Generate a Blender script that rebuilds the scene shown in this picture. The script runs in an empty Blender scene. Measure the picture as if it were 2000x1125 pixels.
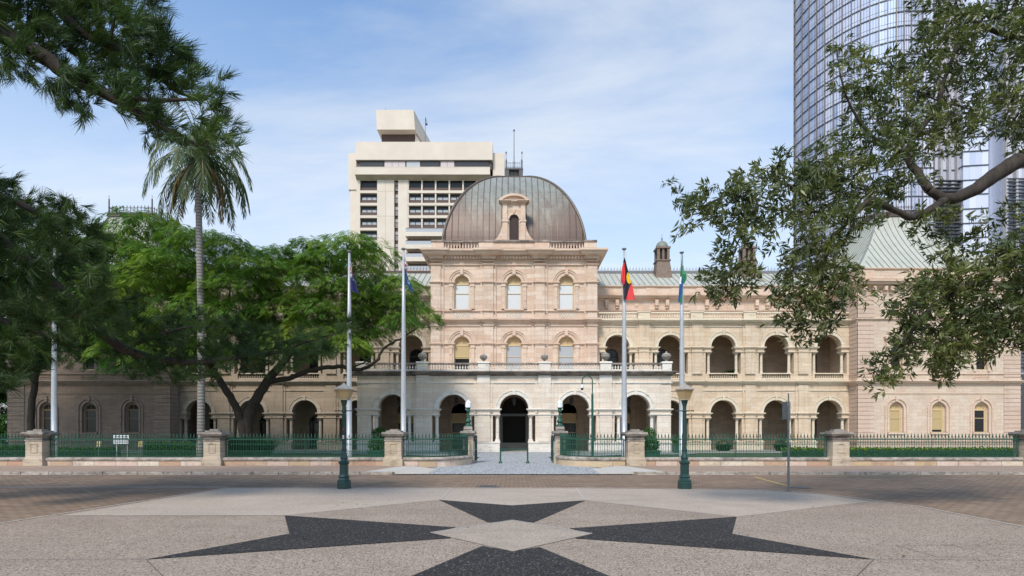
import bpy, math, random
import numpy as np
from mathutils import Vector, Matrix
R = math.radians
C = bpy.context.scene.collection
sc = bpy.context.scene
random.seed(7)
rng = np.random.default_rng(11)

# ------------------------------------------------------------------ camera
F, PX, HY, CAMH = 1100.0, 1004.0, 845.0, 1.7     # focal length in photo pixels, vanishing column, horizon row, eye height
cam_d = bpy.data.cameras.new('camera'); cam = bpy.data.objects.new('camera', cam_d); C.objects.link(cam)
cam.location = (0, 0, CAMH); cam.rotation_euler = (R(90), 0, 0)
cam_d.sensor_width = 36; cam_d.lens = 36 * F / 2000
cam_d.shift_x = -(PX - 1000) / 2000; cam_d.shift_y = (HY - 562.5) / 2000
cam_d.clip_start = .1; cam_d.clip_end = 3000
sc.camera = cam

def at(px, py, Y):
    """a point seen at photo pixel (px, py) that stands Y metres away"""
    return Vector(((px - PX) / F * Y, Y, CAMH + (HY - py) / F * Y))
def gnd(px, py):
    Y = CAMH * F / (py - HY)
    return ((px - PX) / F * Y, Y)

# ------------------------------------------------------------------ sun, sky
SUN_EL, SUN_AZ = R(48), R(199)
sun_dir = Vector((math.cos(SUN_EL) * math.sin(SUN_AZ), math.cos(SUN_EL) * math.cos(SUN_AZ), math.sin(SUN_EL)))
sd = bpy.data.lights.new('sun', 'SUN'); so = bpy.data.objects.new('sun', sd); C.objects.link(so)
sd.energy = 3.3; sd.angle = R(13); sd.color = (1, .90, .78)
so.rotation_euler = sun_dir.to_track_quat('Z', 'Y').to_euler()
so.location = (0, -20, 60)

w = bpy.data.worlds.new('World'); sc.world = w; w.use_nodes = True
nt = w.node_tree; nt.nodes.clear()
def N(t, **k):
    n = nt.nodes.new(t)
    for a, b in k.items(): setattr(n, a, b)
    return n
out = N('ShaderNodeOutputWorld'); bg = N('ShaderNodeBackground'); bg.inputs[1].default_value = .12
sky = N('ShaderNodeTexSky', sky_type='NISHITA'); sky.sun_disc = False
sky.sun_elevation = SUN_EL; sky.sun_rotation = SUN_AZ; sky.altitude = 50; sky.air_density = 1.0; sky.dust_density = 1.2; sky.ozone_density = 1.5
tc = N('ShaderNodeTexCoord'); sp = N('ShaderNodeSeparateXYZ')
nt.links.new(tc.outputs['Generated'], sp.inputs[0])
mz = N('ShaderNodeMath', operation='MAXIMUM'); mz.inputs[1].default_value = 0.0; nt.links.new(sp.outputs[2], mz.inputs[0])
az = N('ShaderNodeMath', operation='ADD'); az.inputs[1].default_value = .22; nt.links.new(mz.outputs[0], az.inputs[0])
dx = N('ShaderNodeMath', operation='DIVIDE'); nt.links.new(sp.outputs[0], dx.inputs[0]); nt.links.new(az.outputs[0], dx.inputs[1])
dy = N('ShaderNodeMath', operation='DIVIDE'); nt.links.new(sp.outputs[1], dy.inputs[0]); nt.links.new(az.outputs[0], dy.inputs[1])
cb = N('ShaderNodeCombineXYZ'); nt.links.new(dx.outputs[0], cb.inputs[0]); nt.links.new(dy.outputs[0], cb.inputs[1])
mp = N('ShaderNodeMapping'); mp.inputs['Scale'].default_value = (.55, 1.5, 1); mp.inputs['Rotation'].default_value = (0, 0, R(18)); mp.inputs['Location'].default_value = (3.1, 1.7, 0)
nt.links.new(cb.outputs[0], mp.inputs[0])
cn = N('ShaderNodeTexNoise'); cn.inputs['Scale'].default_value = 1.3; cn.inputs['Detail'].default_value = 9; cn.inputs['Roughness'].default_value = .58; cn.inputs['Distortion'].default_value = .55
nt.links.new(mp.outputs[0], cn.inputs['Vector'])
cr = N('ShaderNodeValToRGB'); cr.color_ramp.elements[0].position = .44; cr.color_ramp.elements[1].position = .80
cr.color_ramp.elements[0].color = (0, 0, 0, 1); cr.color_ramp.elements[1].color = (.85, .85, .85, 1)
nt.links.new(cn.outputs[0], cr.inputs[0])
# low haze veil: more white towards the horizon
vr = N('ShaderNodeValToRGB'); e = vr.color_ramp.elements
e[0].position = 0.0; e[0].color = (.88,) * 3 + (1,); e[1].position = .75; e[1].color = (.0,) * 3 + (1,)
e2 = e.new(.3); e2.color = (.56,) * 3 + (1,)
e3 = e.new(.5); e3.color = (.24,) * 3 + (1,)
nt.links.new(mz.outputs[0], vr.inputs[0])
mxa = N('ShaderNodeMath', operation='MULTIPLY_ADD')      # veil + cloud*(1-veil)
inv = N('ShaderNodeMath', operation='SUBTRACT'); inv.inputs[0].default_value = 1.0; nt.links.new(vr.outputs[0], inv.inputs[1])
nt.links.new(cr.outputs[0], mxa.inputs[0]); nt.links.new(inv.outputs[0], mxa.inputs[1]); nt.links.new(vr.outputs[0], mxa.inputs[2])
mx = N('ShaderNodeMix', data_type='RGBA'); nt.links.new(mxa.outputs[0], mx.inputs[0])
hs = N('ShaderNodeMix', data_type='RGBA', blend_type='MULTIPLY'); hs.inputs[0].default_value = 1
nt.links.new(sky.outputs[0], hs.inputs[6]); hs.inputs[7].default_value = (.80, 1.55, 2.0, 1)
nt.links.new(hs.outputs[2], mx.inputs[6]); mx.inputs[7].default_value = (7.6, 7.75, 7.7, 1)
nt.links.new(mx.outputs[2], bg.inputs[0]); nt.links.new(bg.outputs[0], out.inputs[0])

sc.view_settings.view_transform = 'Standard'; sc.view_settings.look = 'None'; sc.view_settings.gamma = 1
sc.view_settings.exposure = 0.12
sc.cycles.max_bounces = 6; sc.cycles.transparent_max_bounces = 8

# ------------------------------------------------------------------ materials
class MT:
    """tiny node-graph writer"""
    def __init__(s, name):
        s.m = bpy.data.materials.new(name); s.m.use_nodes = True; s.t = s.m.node_tree
        s.b = s.t.nodes['Principled BSDF']
    def n(s, t, ins=None, **k):
        n = s.t.nodes.new(t)
        for a, b in k.items(): setattr(n, a, b)
        for a, b in (ins or {}).items():
            if isinstance(b, bpy.types.NodeSocket): s.t.links.new(b, n.inputs[a])
            else: n.inputs[a].default_value = b
        return n
    def l(s, a, b): s.t.links.new(a, b)
    def pos(s): return s.n('ShaderNodeNewGeometry').outputs['Position']
    def mapv(s, v, scale, loc=(0, 0, 0)): return s.n('ShaderNodeMapping', {'Vector': v, 'Scale': scale, 'Location': loc}).outputs[0]
    def noise(s, v, scale, detail=4, rough=.55): return s.n('ShaderNodeTexNoise', {'Vector': v, 'Scale': scale, 'Detail': detail, 'Roughness': rough}).outputs[0]
    def ramp(s, f, stops):
        r = s.n('ShaderNodeValToRGB', {0: f}); e = r.color_ramp.elements
        while len(e) < len(stops): e.new(.5)
        for i, (p, c) in enumerate(stops):
            e[i].position = p; e[i].color = (c if isinstance(c, tuple) else (c, c, c)) + (1,)
        return r.outputs[0]
    def mix(s, f, a, b, mode='MIX'):
        n = s.n('ShaderNodeMix', data_type='RGBA', blend_type=mode)
        for i, v in ((0, f), (6, a), (7, b)):
            if isinstance(v, bpy.types.NodeSocket): s.l(v, n.inputs[i])
            else: n.inputs[i].default_value = v if i == 0 else tuple(v) + (1,)
        return n.outputs[2]
    def math(s, op, a, b=0.0):
        return s.n('ShaderNodeMath', {0: a, 1: b}, operation=op).outputs[0]
    def bump(s, h, strength, dist=.02):
        s.l(s.n('ShaderNodeBump', {'Height': h, 'Strength': strength, 'Distance': dist}).outputs[0], s.b.inputs['Normal'])
    def col(s, c): 
        if isinstance(c, bpy.types.NodeSocket): s.l(c, s.b.inputs['Base Color'])
        else: s.b.inputs['Base Color'].default_value = tuple(c) + (1,)
    def set(s, **k):
        for a, v in k.items(): s.b.inputs[a.replace('_', ' ')].default_value = v
        return s.m

def wallvec(t):
    """brick coordinates for any upright wall that follows the axes: run along, height"""
    p = t.n('ShaderNodeSeparateXYZ', {0: t.pos()})
    return t.n('ShaderNodeCombineXYZ', {0: t.math('ADD', p.outputs[0], p.outputs[1]), 1: p.outputs[2], 2: 0.0}).outputs[0], p
def stone(name, c1, c2, mortar, bw=1.25, bh=.43, ms=.008, stain=.35, tint=(.52, .36, .24), tintf=.35, grime=(.10, .085, .075)):
    t = MT(name); v, p = wallvec(t)
    br = t.n('ShaderNodeTexBrick', {'Vector': v, 'Color1': c1 + (1,), 'Color2': c2 + (1,), 'Mortar': mortar + (1,), 'Scale': 1.0, 'Mortar Size': ms, 'Mortar Smooth': .3, 'Bias': -.1, 'Brick Width': bw, 'Row Height': bh})
    P = t.pos()
    # beds and veins inside each block
    veins = t.noise(t.mapv(P, (.8, .8, 9)), 1.4, 5, .6)
    c = t.mix(t.ramp(veins, [(.40, 0.0), (.66, tintf * 1.5)]), br.outputs[0], tint)
    blotch = t.noise(P, .35, 3)
    c = t.mix(t.ramp(blotch, [(.35, .16), (.6, 0.0)]), c, (.34, .25, .19), 'MIX')
    ledge = t.noise(t.mapv(P, (.7, .7, 14)), 1.0, 3, .6)
    c = t.mix(t.ramp(ledge, [(.58, 0.0), (.70, .26)]), c, (.33, .22, .16))
    streak = t.noise(t.mapv(P, (2.2, 2.2, .16)), 1.6, 6, .62)
    c = t.mix(t.ramp(streak, [(.52, 0.0), (.78, stain)]), c, grime)
    fine = t.noise(P, 34, 3)
    c = t.mix(.8, c, t.ramp(fine, [(.3, .88), (.7, 1.04)]), 'MULTIPLY')
    c = t.mix(.9, c, t.ramp(t.noise(t.mapv(P, (1, 1, 3.5)), 6, 4, .7), [(.36, .86), (.62, 1.06)]), 'MULTIPLY')
    t.col(c); t.bump(t.math('SUBTRACT', t.math('MULTIPLY', fine, .25), br.outputs[1]), .5, .02)
    return t.set(Roughness=.88)
def moulded(name, c, c2, grime=(.05, .045, .042), amount=.5, scale=1.0):
    """weathered stone for cornices, copings and balustrades: black growth in patches"""
    t = MT(name); P = t.pos()
    a = t.noise(t.mapv(P, (.5, .5, .5)), 1.2, 4)
    col = t.mix(t.ramp(a, [(.35, 0.0), (.65, 1.0)]), c, c2)
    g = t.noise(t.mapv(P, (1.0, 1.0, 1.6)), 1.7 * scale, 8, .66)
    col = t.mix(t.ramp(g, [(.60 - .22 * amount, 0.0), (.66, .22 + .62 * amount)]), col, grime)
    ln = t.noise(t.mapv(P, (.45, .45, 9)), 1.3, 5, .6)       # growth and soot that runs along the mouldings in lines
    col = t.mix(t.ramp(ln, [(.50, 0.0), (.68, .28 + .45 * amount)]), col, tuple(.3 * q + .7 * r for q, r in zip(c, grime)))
    f = t.noise(P, 22, 3)
    col = t.mix(.6, col, t.ramp(f, [(.3, .78), (.7, 1.0)]), 'MULTIPLY')
    t.col(col); t.bump(f, .35, .02)
    return t.set(Roughness=.9)
def plain(name, c, rough=.6, metal=0.0, var=.12, scale=6.0, c2=None, spec=.5, bump=0.0):
    t = MT(name); P = t.pos(); n = t.noise(P, scale, 5)
    c2 = c2 or tuple(x * (1 - var * 2) for x in c)
    t.col(t.mix(t.ramp(n, [(.35, 0.0), (.65, 1.0)]), c, c2))
    if bump: t.bump(n, bump, .01)
    m = t.set(Roughness=rough, Metallic=metal); t.b.inputs['Specular IOR Level'].default_value = spec
    return m
M = {}
M['pink'] = stone('pink_sandstone', (.60, .42, .32), (.76, .62, .52), (.38, .27, .21), stain=.22, tint=(.70, .52, .36))
M['pale'] = stone('pale_limestone', (.72, .61, .51), (.83, .745, .65), (.48, .39, .31), stain=.20, tint=(.72, .56, .43), tintf=.35)
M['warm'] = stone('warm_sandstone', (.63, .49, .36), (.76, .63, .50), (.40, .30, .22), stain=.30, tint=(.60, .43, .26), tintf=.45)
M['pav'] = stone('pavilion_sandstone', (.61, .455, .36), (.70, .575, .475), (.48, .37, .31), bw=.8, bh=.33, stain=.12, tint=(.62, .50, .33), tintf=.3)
M['pav_left'] = stone('pavilion_sandstone_shaded', (.19, .14, .11), (.26, .20, .16), (.13, .10, .08), bw=.8, bh=.33, stain=.45, tint=(.33, .23, .17), tintf=.4)  # pavilion stone again, with the tree shade painted into a darker colour
M['left'] = stone('warm_sandstone_shaded', (.33, .26, .185), (.41, .33, .245), (.22, .17, .12), stain=.5, tint=(.36, .26, .18), tintf=.45)  # left wing's copy of the warm stone, tree shade in its colour
M['quoin'] = stone('pink_quoin_stone', (.62, .455, .365), (.68, .53, .44), (.5, .36, .29), bw=3, bh=4, stain=.15)
M['quoin_left'] = stone('quoin_stone_shaded', (.20, .15, .12), (.26, .20, .165), (.15, .11, .09), bw=3, bh=4, stain=.4)  # same quoins, coloured darker for the shade on the left pavilion
M['inner'] = stone('gallery_stone', (.27, .20, .145), (.38, .29, .22), (.18, .14, .11), stain=.35)  # interior stone darkened in colour to deepen the shade inside the arches
M['mpink'] = moulded('pink_moulding', (.64, .46, .345), (.70, .54, .43), amount=.12)
M['mpale'] = moulded('pale_moulding', (.75, .68, .60), (.80, .74, .67), amount=.2)
M['mwarm'] = moulded('warm_moulding', (.67, .56, .42), (.72, .62, .48), amount=.12)
M['mleft'] = moulded('warm_moulding_shaded', (.42, .345, .26), (.48, .40, .31), amount=.3)  # left wing mouldings with the shade mixed into the colour
M['mpavl'] = moulded('pink_moulding_shaded', (.27, .205, .165), (.31, .24, .20), amount=.3)  # left pavilion mouldings, shade painted in
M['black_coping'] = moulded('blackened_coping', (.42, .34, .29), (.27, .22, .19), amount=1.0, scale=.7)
M['urn'] = moulded('grey_urn_stone', (.42, .37, .32), (.34, .30, .26), amount=.6)
M['cream'] = plain('cream_timber', (.62, .47, .25), .5, var=.06)
M['shaded_frame'] = plain('cream_timber_shaded', (.20, .135, .075), .6)  # cream frames darkened in colour for the shaded left pavilion
M['tan_panel'] = plain('tan_panel', (.56, .38, .20), .6, var=.06)
def blind(name, c):
    t = MT(name); p = t.n('ShaderNodeSeparateXYZ', {0: t.pos()})
    wv = t.n('ShaderNodeTexWave', {'Vector': t.pos(), 'Scale': 3.4, 'Distortion': .4}, bands_direction='Z')
    t.col(t.mix(t.ramp(wv.outputs[0], [(.2, .75), (.7, 1.0)]), (0, 0, 0), c, 'MIX') if False else t.mix(1.0, c, t.ramp(wv.outputs[0], [(.15, .80), (.6, 1.0)]), 'MULTIPLY'))
    return t.set(Roughness=.5)
M['blind'] = blind('white_blind', (.66, .665, .67)); M['blind_tan'] = blind('tan_blind', (.50, .37, .19)); M['blind_grey'] = blind('grey_blind', (.40, .41, .43))
def glass(name, c, rough=.08, spec=.9):
    t = MT(name); n = t.noise(t.pos(), .7, 2); t.bump(n, .06, .05)
    t.col(c); m = t.set(Roughness=rough); t.b.inputs['Specular IOR Level'].default_value = spec; return m
M['glass'] = glass('dark_window_glass', (.012, .012, .014), .12, .35); M['dark'] = plain('dark_interior', (.02, .018, .016), .9)
M['dark_wood'] = plain('dark_timber', (.045, .028, .02), .5)
def seam_roof(name, c, c2):
    t = MT(name); P = t.pos()
    a = t.noise(t.mapv(P, (1, 1, .4)), 1.1, 6)
    col = t.mix(t.ramp(a, [(.35, 0.0), (.68, 1.0)]), c, c2)
    t.col(col); t.bump(t.noise(P, 5, 3), .12, .03)
    return t.set(Roughness=.5, Metallic=.0)
M['roof'] = seam_roof('pale_green_metal_roof', (.40, .395, .33), (.47, .455, .39)); M['seam'] = plain('roof_seam', (.22, .235, .20), .6)
def dome_mat():
    t = MT('copper_dome'); p = t.n('ShaderNodeSeparateXYZ', {0: t.pos()}); P = t.pos()
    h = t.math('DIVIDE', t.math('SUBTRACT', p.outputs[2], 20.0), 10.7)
    # the sheets are laid in rows and strips that weather differently
    strip = t.n('ShaderNodeTexBrick', {'Vector': t.n('ShaderNodeCombineXYZ', {0: t.math('ADD', p.outputs[0], t.math('MULTIPLY', p.outputs[1], 1.0)), 1: p.outputs[2], 2: 0.0}).outputs[0], 'Color1': (0, 0, 0, 1), 'Color2': (1, 1, 1, 1), 'Mortar': (.4, .4, .4, 1), 'Scale': 1.0, 'Mortar Size': .008, 'Brick Width': .62, 'Row Height': 2.05, 'Bias': 0.0}, offset=0.0)
    n1 = t.noise(t.mapv(P, (1.3, 1.3, .22)), 1.3, 6, .62)
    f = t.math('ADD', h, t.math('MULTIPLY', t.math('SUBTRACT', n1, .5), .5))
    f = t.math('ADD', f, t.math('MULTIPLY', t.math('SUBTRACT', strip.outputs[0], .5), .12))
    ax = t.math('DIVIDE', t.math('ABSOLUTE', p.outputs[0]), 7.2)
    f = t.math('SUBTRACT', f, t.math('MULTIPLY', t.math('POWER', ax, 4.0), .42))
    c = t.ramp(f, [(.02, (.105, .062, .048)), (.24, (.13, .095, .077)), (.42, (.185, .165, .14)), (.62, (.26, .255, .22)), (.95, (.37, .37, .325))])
    n2 = t.noise(P, 3.2, 5, .65)
    c = t.mix(t.ramp(n2, [(.45, 0.0), (.8, .4)]), c, (.085, .06, .045))
    c = t.mix(.5, c, t.ramp(strip.outputs[1], [(0.0, 1.0), (1.0, .5)]), 'MULTIPLY')
    t.col(c); t.bump(n2, .15, .03)
    return t.set(Roughness=.48, Metallic=.25)
M['dome'] = dome_mat(); M['dome_rib'] = plain('dark_copper_rib', (.10, .06, .045), .5, metal=.2, c2=(.14, .12, .09))
M['copper'] = plain('brown_copper', (.17, .10, .07), .5, metal=.2, c2=(.22, .17, .13)); M['iron'] = plain('dark_ironwork', (.085, .08, .085), .6)
M['iron_pale'] = plain('grey_ironwork', (.20, .20, .22), .6)
M['iron_brown'] = plain('rusty_ironwork', (.10, .065, .06), .7)
M['green'] = plain('green_painted_iron', (.010, .060, .036), .45, var=.25, c2=(.014, .080, .050)); M['dgreen'] = plain('dark_green_painted_iron', (.010, .040, .036), .35, c2=(.016, .055, .05))
M['pole'] = plain('grey_painted_pole', (.46, .47, .49), .4, metal=.2, var=.05); M['galv'] = plain('galvanised_steel', (.19, .20, .21), .45, metal=.5)
M['white'] = plain('white_paint', (.8, .8, .8), .5, var=.03)
def lampglass(name, c, e):
    t = MT(name); t.col(c); m = t.set(Roughness=.35); t.b.inputs['Subsurface Weight'].default_value = 0; return m
M['amber'] = plain('amber_lantern_glass', (.44, .31, .15), .3, c2=(.36, .25, .115), scale=3, spec=.5); M['lamp_white'] = plain('milky_glass', (.85, .85, .86), .3, var=.02)
M['lamp_roof'] = plain('brass_lantern_cap', (.30, .25, .20), .5, c2=(.40, .37, .33), scale=12)

def boundary():
    t = MT('rubble_block_stone'); v, p = wallvec(t)
    br = t.n('ShaderNodeTexBrick', {'Vector': v, 'Color1': (0, 0, 0, 1), 'Color2': (1, 1, 1, 1), 'Mortar': (.5, .5, .5, 1), 'Scale': 1.0, 'Mortar Size': .012, 'Mortar Smooth': .4, 'Brick Width': 1.05, 'Row Height': .36, 'Bias': 0.0}, offset=.37)
    c = t.ramp(br.outputs[0], [(0.0, (.52, .39, .27)), (.22, (.50, .30, .21)), (.4, (.62, .49, .36)), (.6, (.66, .50, .43)), (.78, (.70, .61, .50)), (1.0, (.52, .36, .20))])
    n = t.noise(t.mapv(t.pos(), (1, 1, 2.2)), 3.0, 7, .65)
    c = t.mix(t.ramp(n, [(.45, 0.0), (.7, .5)]), c, (.44, .25, .15))
    c = t.mix(t.ramp(t.noise(t.pos(), 1.7, 7, .7), [(.52, 0.0), (.72, .6)]), c, (.16, .13, .11))
    c = t.mix(t.ramp(br.outputs[1], [(0.0, 0.0), (1.0, .7)]), c, (.14, .11, .09))
    t.col(c); t.bump(t.math('SUBTRACT', t.math('MULTIPLY', n, .6), br.outputs[1]), .8, .03)
    return t.set(Roughness=.9)
M['rubble'] = boundary()
M['coping'] = moulded('lichened_coping', (.50, .43, .37), (.44, .36, .30), amount=.95, scale=1.4)
M['pier'] = moulded('fence_pier_stone', (.50, .40, .29), (.56, .465, .36), amount=.42, grime=(.12, .10, .085), scale=1.2)
M['piercap'] = moulded('fence_pier_cap_stone', (.40, .35, .30), (.34, .29, .25), amount=.85, scale=1.5)

def paving(name, c1, c2, mort, bw, bh, rot=0.0, big=.25):
    t = MT(name); P = t.pos()
    v = t.n('ShaderNodeMapping', {'Vector': P, 'Rotation': (0, 0, rot)}).outputs[0]
    br = t.n('ShaderNodeTexBrick', {'Vector': v, 'Color1': c1 + (1,), 'Color2': c2 + (1,), 'Mortar': mort + (1,), 'Scale': 1.0, 'Mortar Size': .010, 'Mortar Smooth': .2, 'Brick Width': bw, 'Row Height': bh, 'Bias': 0.0})
    c = t.mix(t.ramp(t.noise(P, .55, 6, .62), [(.35, big), (.68, 0.0)]), br.outputs[0], tuple(x * .55 for x in c1))
    c = t.mix(t.ramp(t.noise(P, 4.5, 6, .7), [(.55, 0.0), (.8, .3)]), c, tuple(min(1, x * 1.6) for x in c2))
    t.col(c); t.bump(t.math('SUBTRACT', 1.0, br.outputs[1]), .5, .01); t.b.inputs['Specular IOR Level'].default_value = .15
    return t.set(Roughness=.9)
M['road'] = paving('brick_paving', (.235, .160, .112), (.33, .235, .168), (.065, .048, .036), .30, .15, 0.0, .4)
M['path'] = paving('footpath_brick', (.36, .25, .185), (.43, .31, .235), (.22, .16, .12), .23, .115, 0.0)
M['kerb'] = moulded('stone_kerb', (.52, .45, .39), (.40, .34, .29), amount=.75, scale=2.5)
M['concrete'] = plain('pale_concrete', (.52, .47, .41), .85, scale=3, var=.06)
M['line'] = plain('white_joint_strip', (.55, .52, .48), .8, scale=30, var=.15)
M['yellow'] = plain('yellow_line', (.62, .42, .12), .7, scale=20, var=.2)
M['joint'] = plain('dark_joint', (.10, .09, .085), .9, scale=20)
def cobble():
    t = MT('granite_setts'); P = t.pos()
    vo = t.n('ShaderNodeTexVoronoi', {'Vector': P, 'Scale': 8.5}, feature='DISTANCE_TO_EDGE')
    vc = t.n('ShaderNodeTexVoronoi', {'Vector': P, 'Scale': 8.5})
    c = t.mix(t.ramp(vc.outputs['Color'], [(.2, 0.0), (.8, 1.0)]), (.42, .43, .44), (.58, .575, .56))
    c = t.mix(t.ramp(vo.outputs[0], [(.03, 1.0), (.13, 0.0)]), c, (.10, .098, .09))
    t.col(c); t.bump(t.ramp(vo.outputs[0], [(0.0, 0.0), (.2, 1.0)]), .6, .02)
    return t.set(Roughness=.8)
M['cobble'] = cobble()
def aggregate(name, base, light, dark, amt=.5, scale=62.0):
    t = MT(name); P = t.pos()
    vo = t.n('ShaderNodeTexVoronoi', {'Vector': P, 'Scale': scale, 'Randomness': 1.0})
    s = t.ramp(vo.outputs['Color'], [(.15, dark), (.45, base), (.75, base), (.95, light)])
    big = t.noise(P, .5, 6, .6)
    c = t.mix(t.ramp(big, [(.38, .22), (.62, 0.0)]), s, tuple(x * .6 for x in base))
    mid = t.noise(t.mapv(P, (1, 2.5, 1)), 3.0, 8, .72)
    c = t.mix(t.ramp(mid, [(.58, 0.0), (.80, .45)]), c, tuple(x * .38 for x in base))
    c = t.mix(amt, base, c)
    gv = t.n('ShaderNodeTexVoronoi', {'Vector': P, 'Scale': 1.15, 'Randomness': 1.0})
    gsz = t.math('MULTIPLY', t.noise(P, .8, 2), .055)
    c = t.mix(t.ramp(t.math('DIVIDE', gv.outputs['Distance'], gsz), [(.75, .6), (1.0, 0.0)]), c, tuple(x * .35 for x in base))
    st = t.noise(t.mapv(P, (.35, .9, 1), (4, 2, 0)), 1.0, 7, .7)
    c = t.mix(t.ramp(st, [(.50, 0.0), (.66, .30)]), c, tuple(x * .5 for x in base))
    wh = t.noise(t.mapv(P, (.5, .5, 1), (9, 7, 0)), 1.0, 5, .6)
    c = t.mix(t.ramp(wh, [(.55, 0.0), (.75, .25)]), c, tuple(min(1, x * 1.35) for x in base))
    t.col(c); t.bump(vo.outputs['Distance'], .5, .006); t.b.inputs['Specular IOR Level'].default_value = .12
    return t.set(Roughness=.92)
M['agg'] = aggregate('exposed_aggregate', (.365, .285, .225), (.56, .48, .40), (.10, .072, .052), 1.0)
M['agg_far'] = aggregate('washed_aggregate', (.44, .36, .295), (.60, .52, .44), (.28, .215, .17), .8)
M['agg_mid'] = aggregate('fine_aggregate', (.40, .325, .262), (.58, .50, .42), (.22, .165, .125), .9)
M['agg_dark'] = aggregate('black_aggregate', (.045, .041, .039), (.20, .19, .18), (.022, .022, .024), 1.0, 50.0)
M['soil'] = plain('soil_and_lawn', (.045, .075, .02), .9, scale=2, var=.3, c2=(.07, .10, .03))
M['gravel'] = plain('forecourt_paving', (.42, .38, .33), .9, scale=1.2, var=.1)

def leaf(name, c1, c2, c3=None, trans=.35, rough=.5, nscale=.9, spec=.35):
    t = MT(name); P = t.pos()
    a = t.n('ShaderNodeAttribute', attribute_name='tone').outputs['Fac']
    c = t.mix(a, c1, c2)
    if c3:
        c = t.mix(t.ramp(t.noise(P, nscale, 3), [(.48, 0.0), (.68, .8)]), c, c3)
    t.col(c); t.set(Roughness=rough); t.b.inputs['Specular IOR Level'].default_value = spec
    tr = t.n('ShaderNodeBsdfTranslucent'); t.l(t.mix(1.0, c, (1.15, 1.3, .6), 'MULTIPLY'), tr.inputs[0])
    ms = t.n('ShaderNodeMixShader', {0: trans}); t.l(t.b.outputs[0], ms.inputs[1]); t.l(tr.outputs[0], ms.inputs[2])
    t.l(ms.outputs[0], t.t.nodes['Material Output'].inputs[0])
    return t.m
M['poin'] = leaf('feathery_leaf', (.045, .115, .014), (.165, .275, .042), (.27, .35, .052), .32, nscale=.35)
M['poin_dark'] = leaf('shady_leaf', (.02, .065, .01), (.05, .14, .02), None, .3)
M['pine'] = leaf('pine_needle', (.020, .046, .012), (.060, .108, .026), (.12, .185, .040), .28, nscale=.7)
M['fig'] = leaf('glossy_leaf', (.046, .064, .018), (.13, .155, .048), (.21, .225, .07), .3, .42, 1.1, .5)
M['palm'] = leaf('palm_leaflet', (.055, .095, .035), (.13, .17, .085), None, .25)
M['palm_dry'] = leaf('dry_palm_leaflet', (.20, .14, .06), (.30, .22, .10), None, .25)
M['hedge'] = leaf('hedge_leaf', (.02, .075, .012), (.06, .16, .02), None, .3)
M['hedge_y'] = leaf('yellow_flowering_leaf', (.22, .30, .015), (.62, .58, .03), None, .35)
def bark(name, c, c2, zs=.3):
    t = MT(name); P = t.pos(); n = t.noise(t.mapv(P, (4, 4, 4 * zs)), 2.5, 7, .68)
    t.col(t.mix(t.ramp(n, [(.35, 0.0), (.68, 1.0)]), c, c2)); t.bump(n, .6, .03); return t.set(Roughness=.9)
M['bark'] = bark('dark_bark', (.018, .013, .010), (.058, .043, .032)); M['bark_grey'] = bark('grey_brown_bark', (.075, .055, .045), (.20, .16, .13))
def palm_bark():
    t = MT('ringed_palm_bark'); P = t.pos()
    wv = t.n('ShaderNodeTexWave', {'Vector': P, 'Scale': 1.6, 'Distortion': 1.5, 'Detail': 3.0, 'Detail Scale': 2.0}, bands_direction='Z')
    c = t.mix(t.ramp(wv.outputs[0], [(.1, 0.0), (.5, 1.0)]), (.13, .115, .105), (.27, .245, .225))
    t.col(t.mix(t.ramp(t.noise(P, 2.5, 5), [(.5, 0.0), (.75, .5)]), c, (.12, .11, .10))); t.bump(wv.outputs[0], .4, .02); return t.set(Roughness=.9)
M['palm_bark'] = palm_bark()
M['tower_conc'] = plain('cream_precast_concrete', (.62, .53, .44), .85, scale=.35, var=.05, c2=(.68, .59, .50)); M['tower_brown'] = plain('brown_spandrel', (.10, .062, .05), .7)
M['tower_soffit'] = plain('concrete_soffit', (.50, .42, .32), .9, scale=.4)
M['tower_glass'] = glass('annexe_glass', (.035, .036, .04), .3, .3); M['tower_pale'] = plain('pale_blinds_behind_glass', (.42, .43, .45), .3, var=.05)
M['t_pink'] = plain('pinkish_panel', (.55, .47, .47), .4)
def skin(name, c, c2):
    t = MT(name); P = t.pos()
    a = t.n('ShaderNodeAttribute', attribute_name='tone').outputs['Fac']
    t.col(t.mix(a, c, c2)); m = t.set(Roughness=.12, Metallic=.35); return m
M['sky_glass'] = skin('reflective_curtain_wall', (.40, .43, .56), (.74, .73, .82)); M['fin'] = plain('bronze_fin', (.20, .165, .16), .5, scale=.3)  # curtain-wall base tinted lavender so the sky's reflection sits in the colour
M['slab'] = plain('dark_slab_edge', (.07, .07, .085), .5); M['fin_pale'] = plain('pale_metal_fin', (.42, .40, .42), .4)

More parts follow.
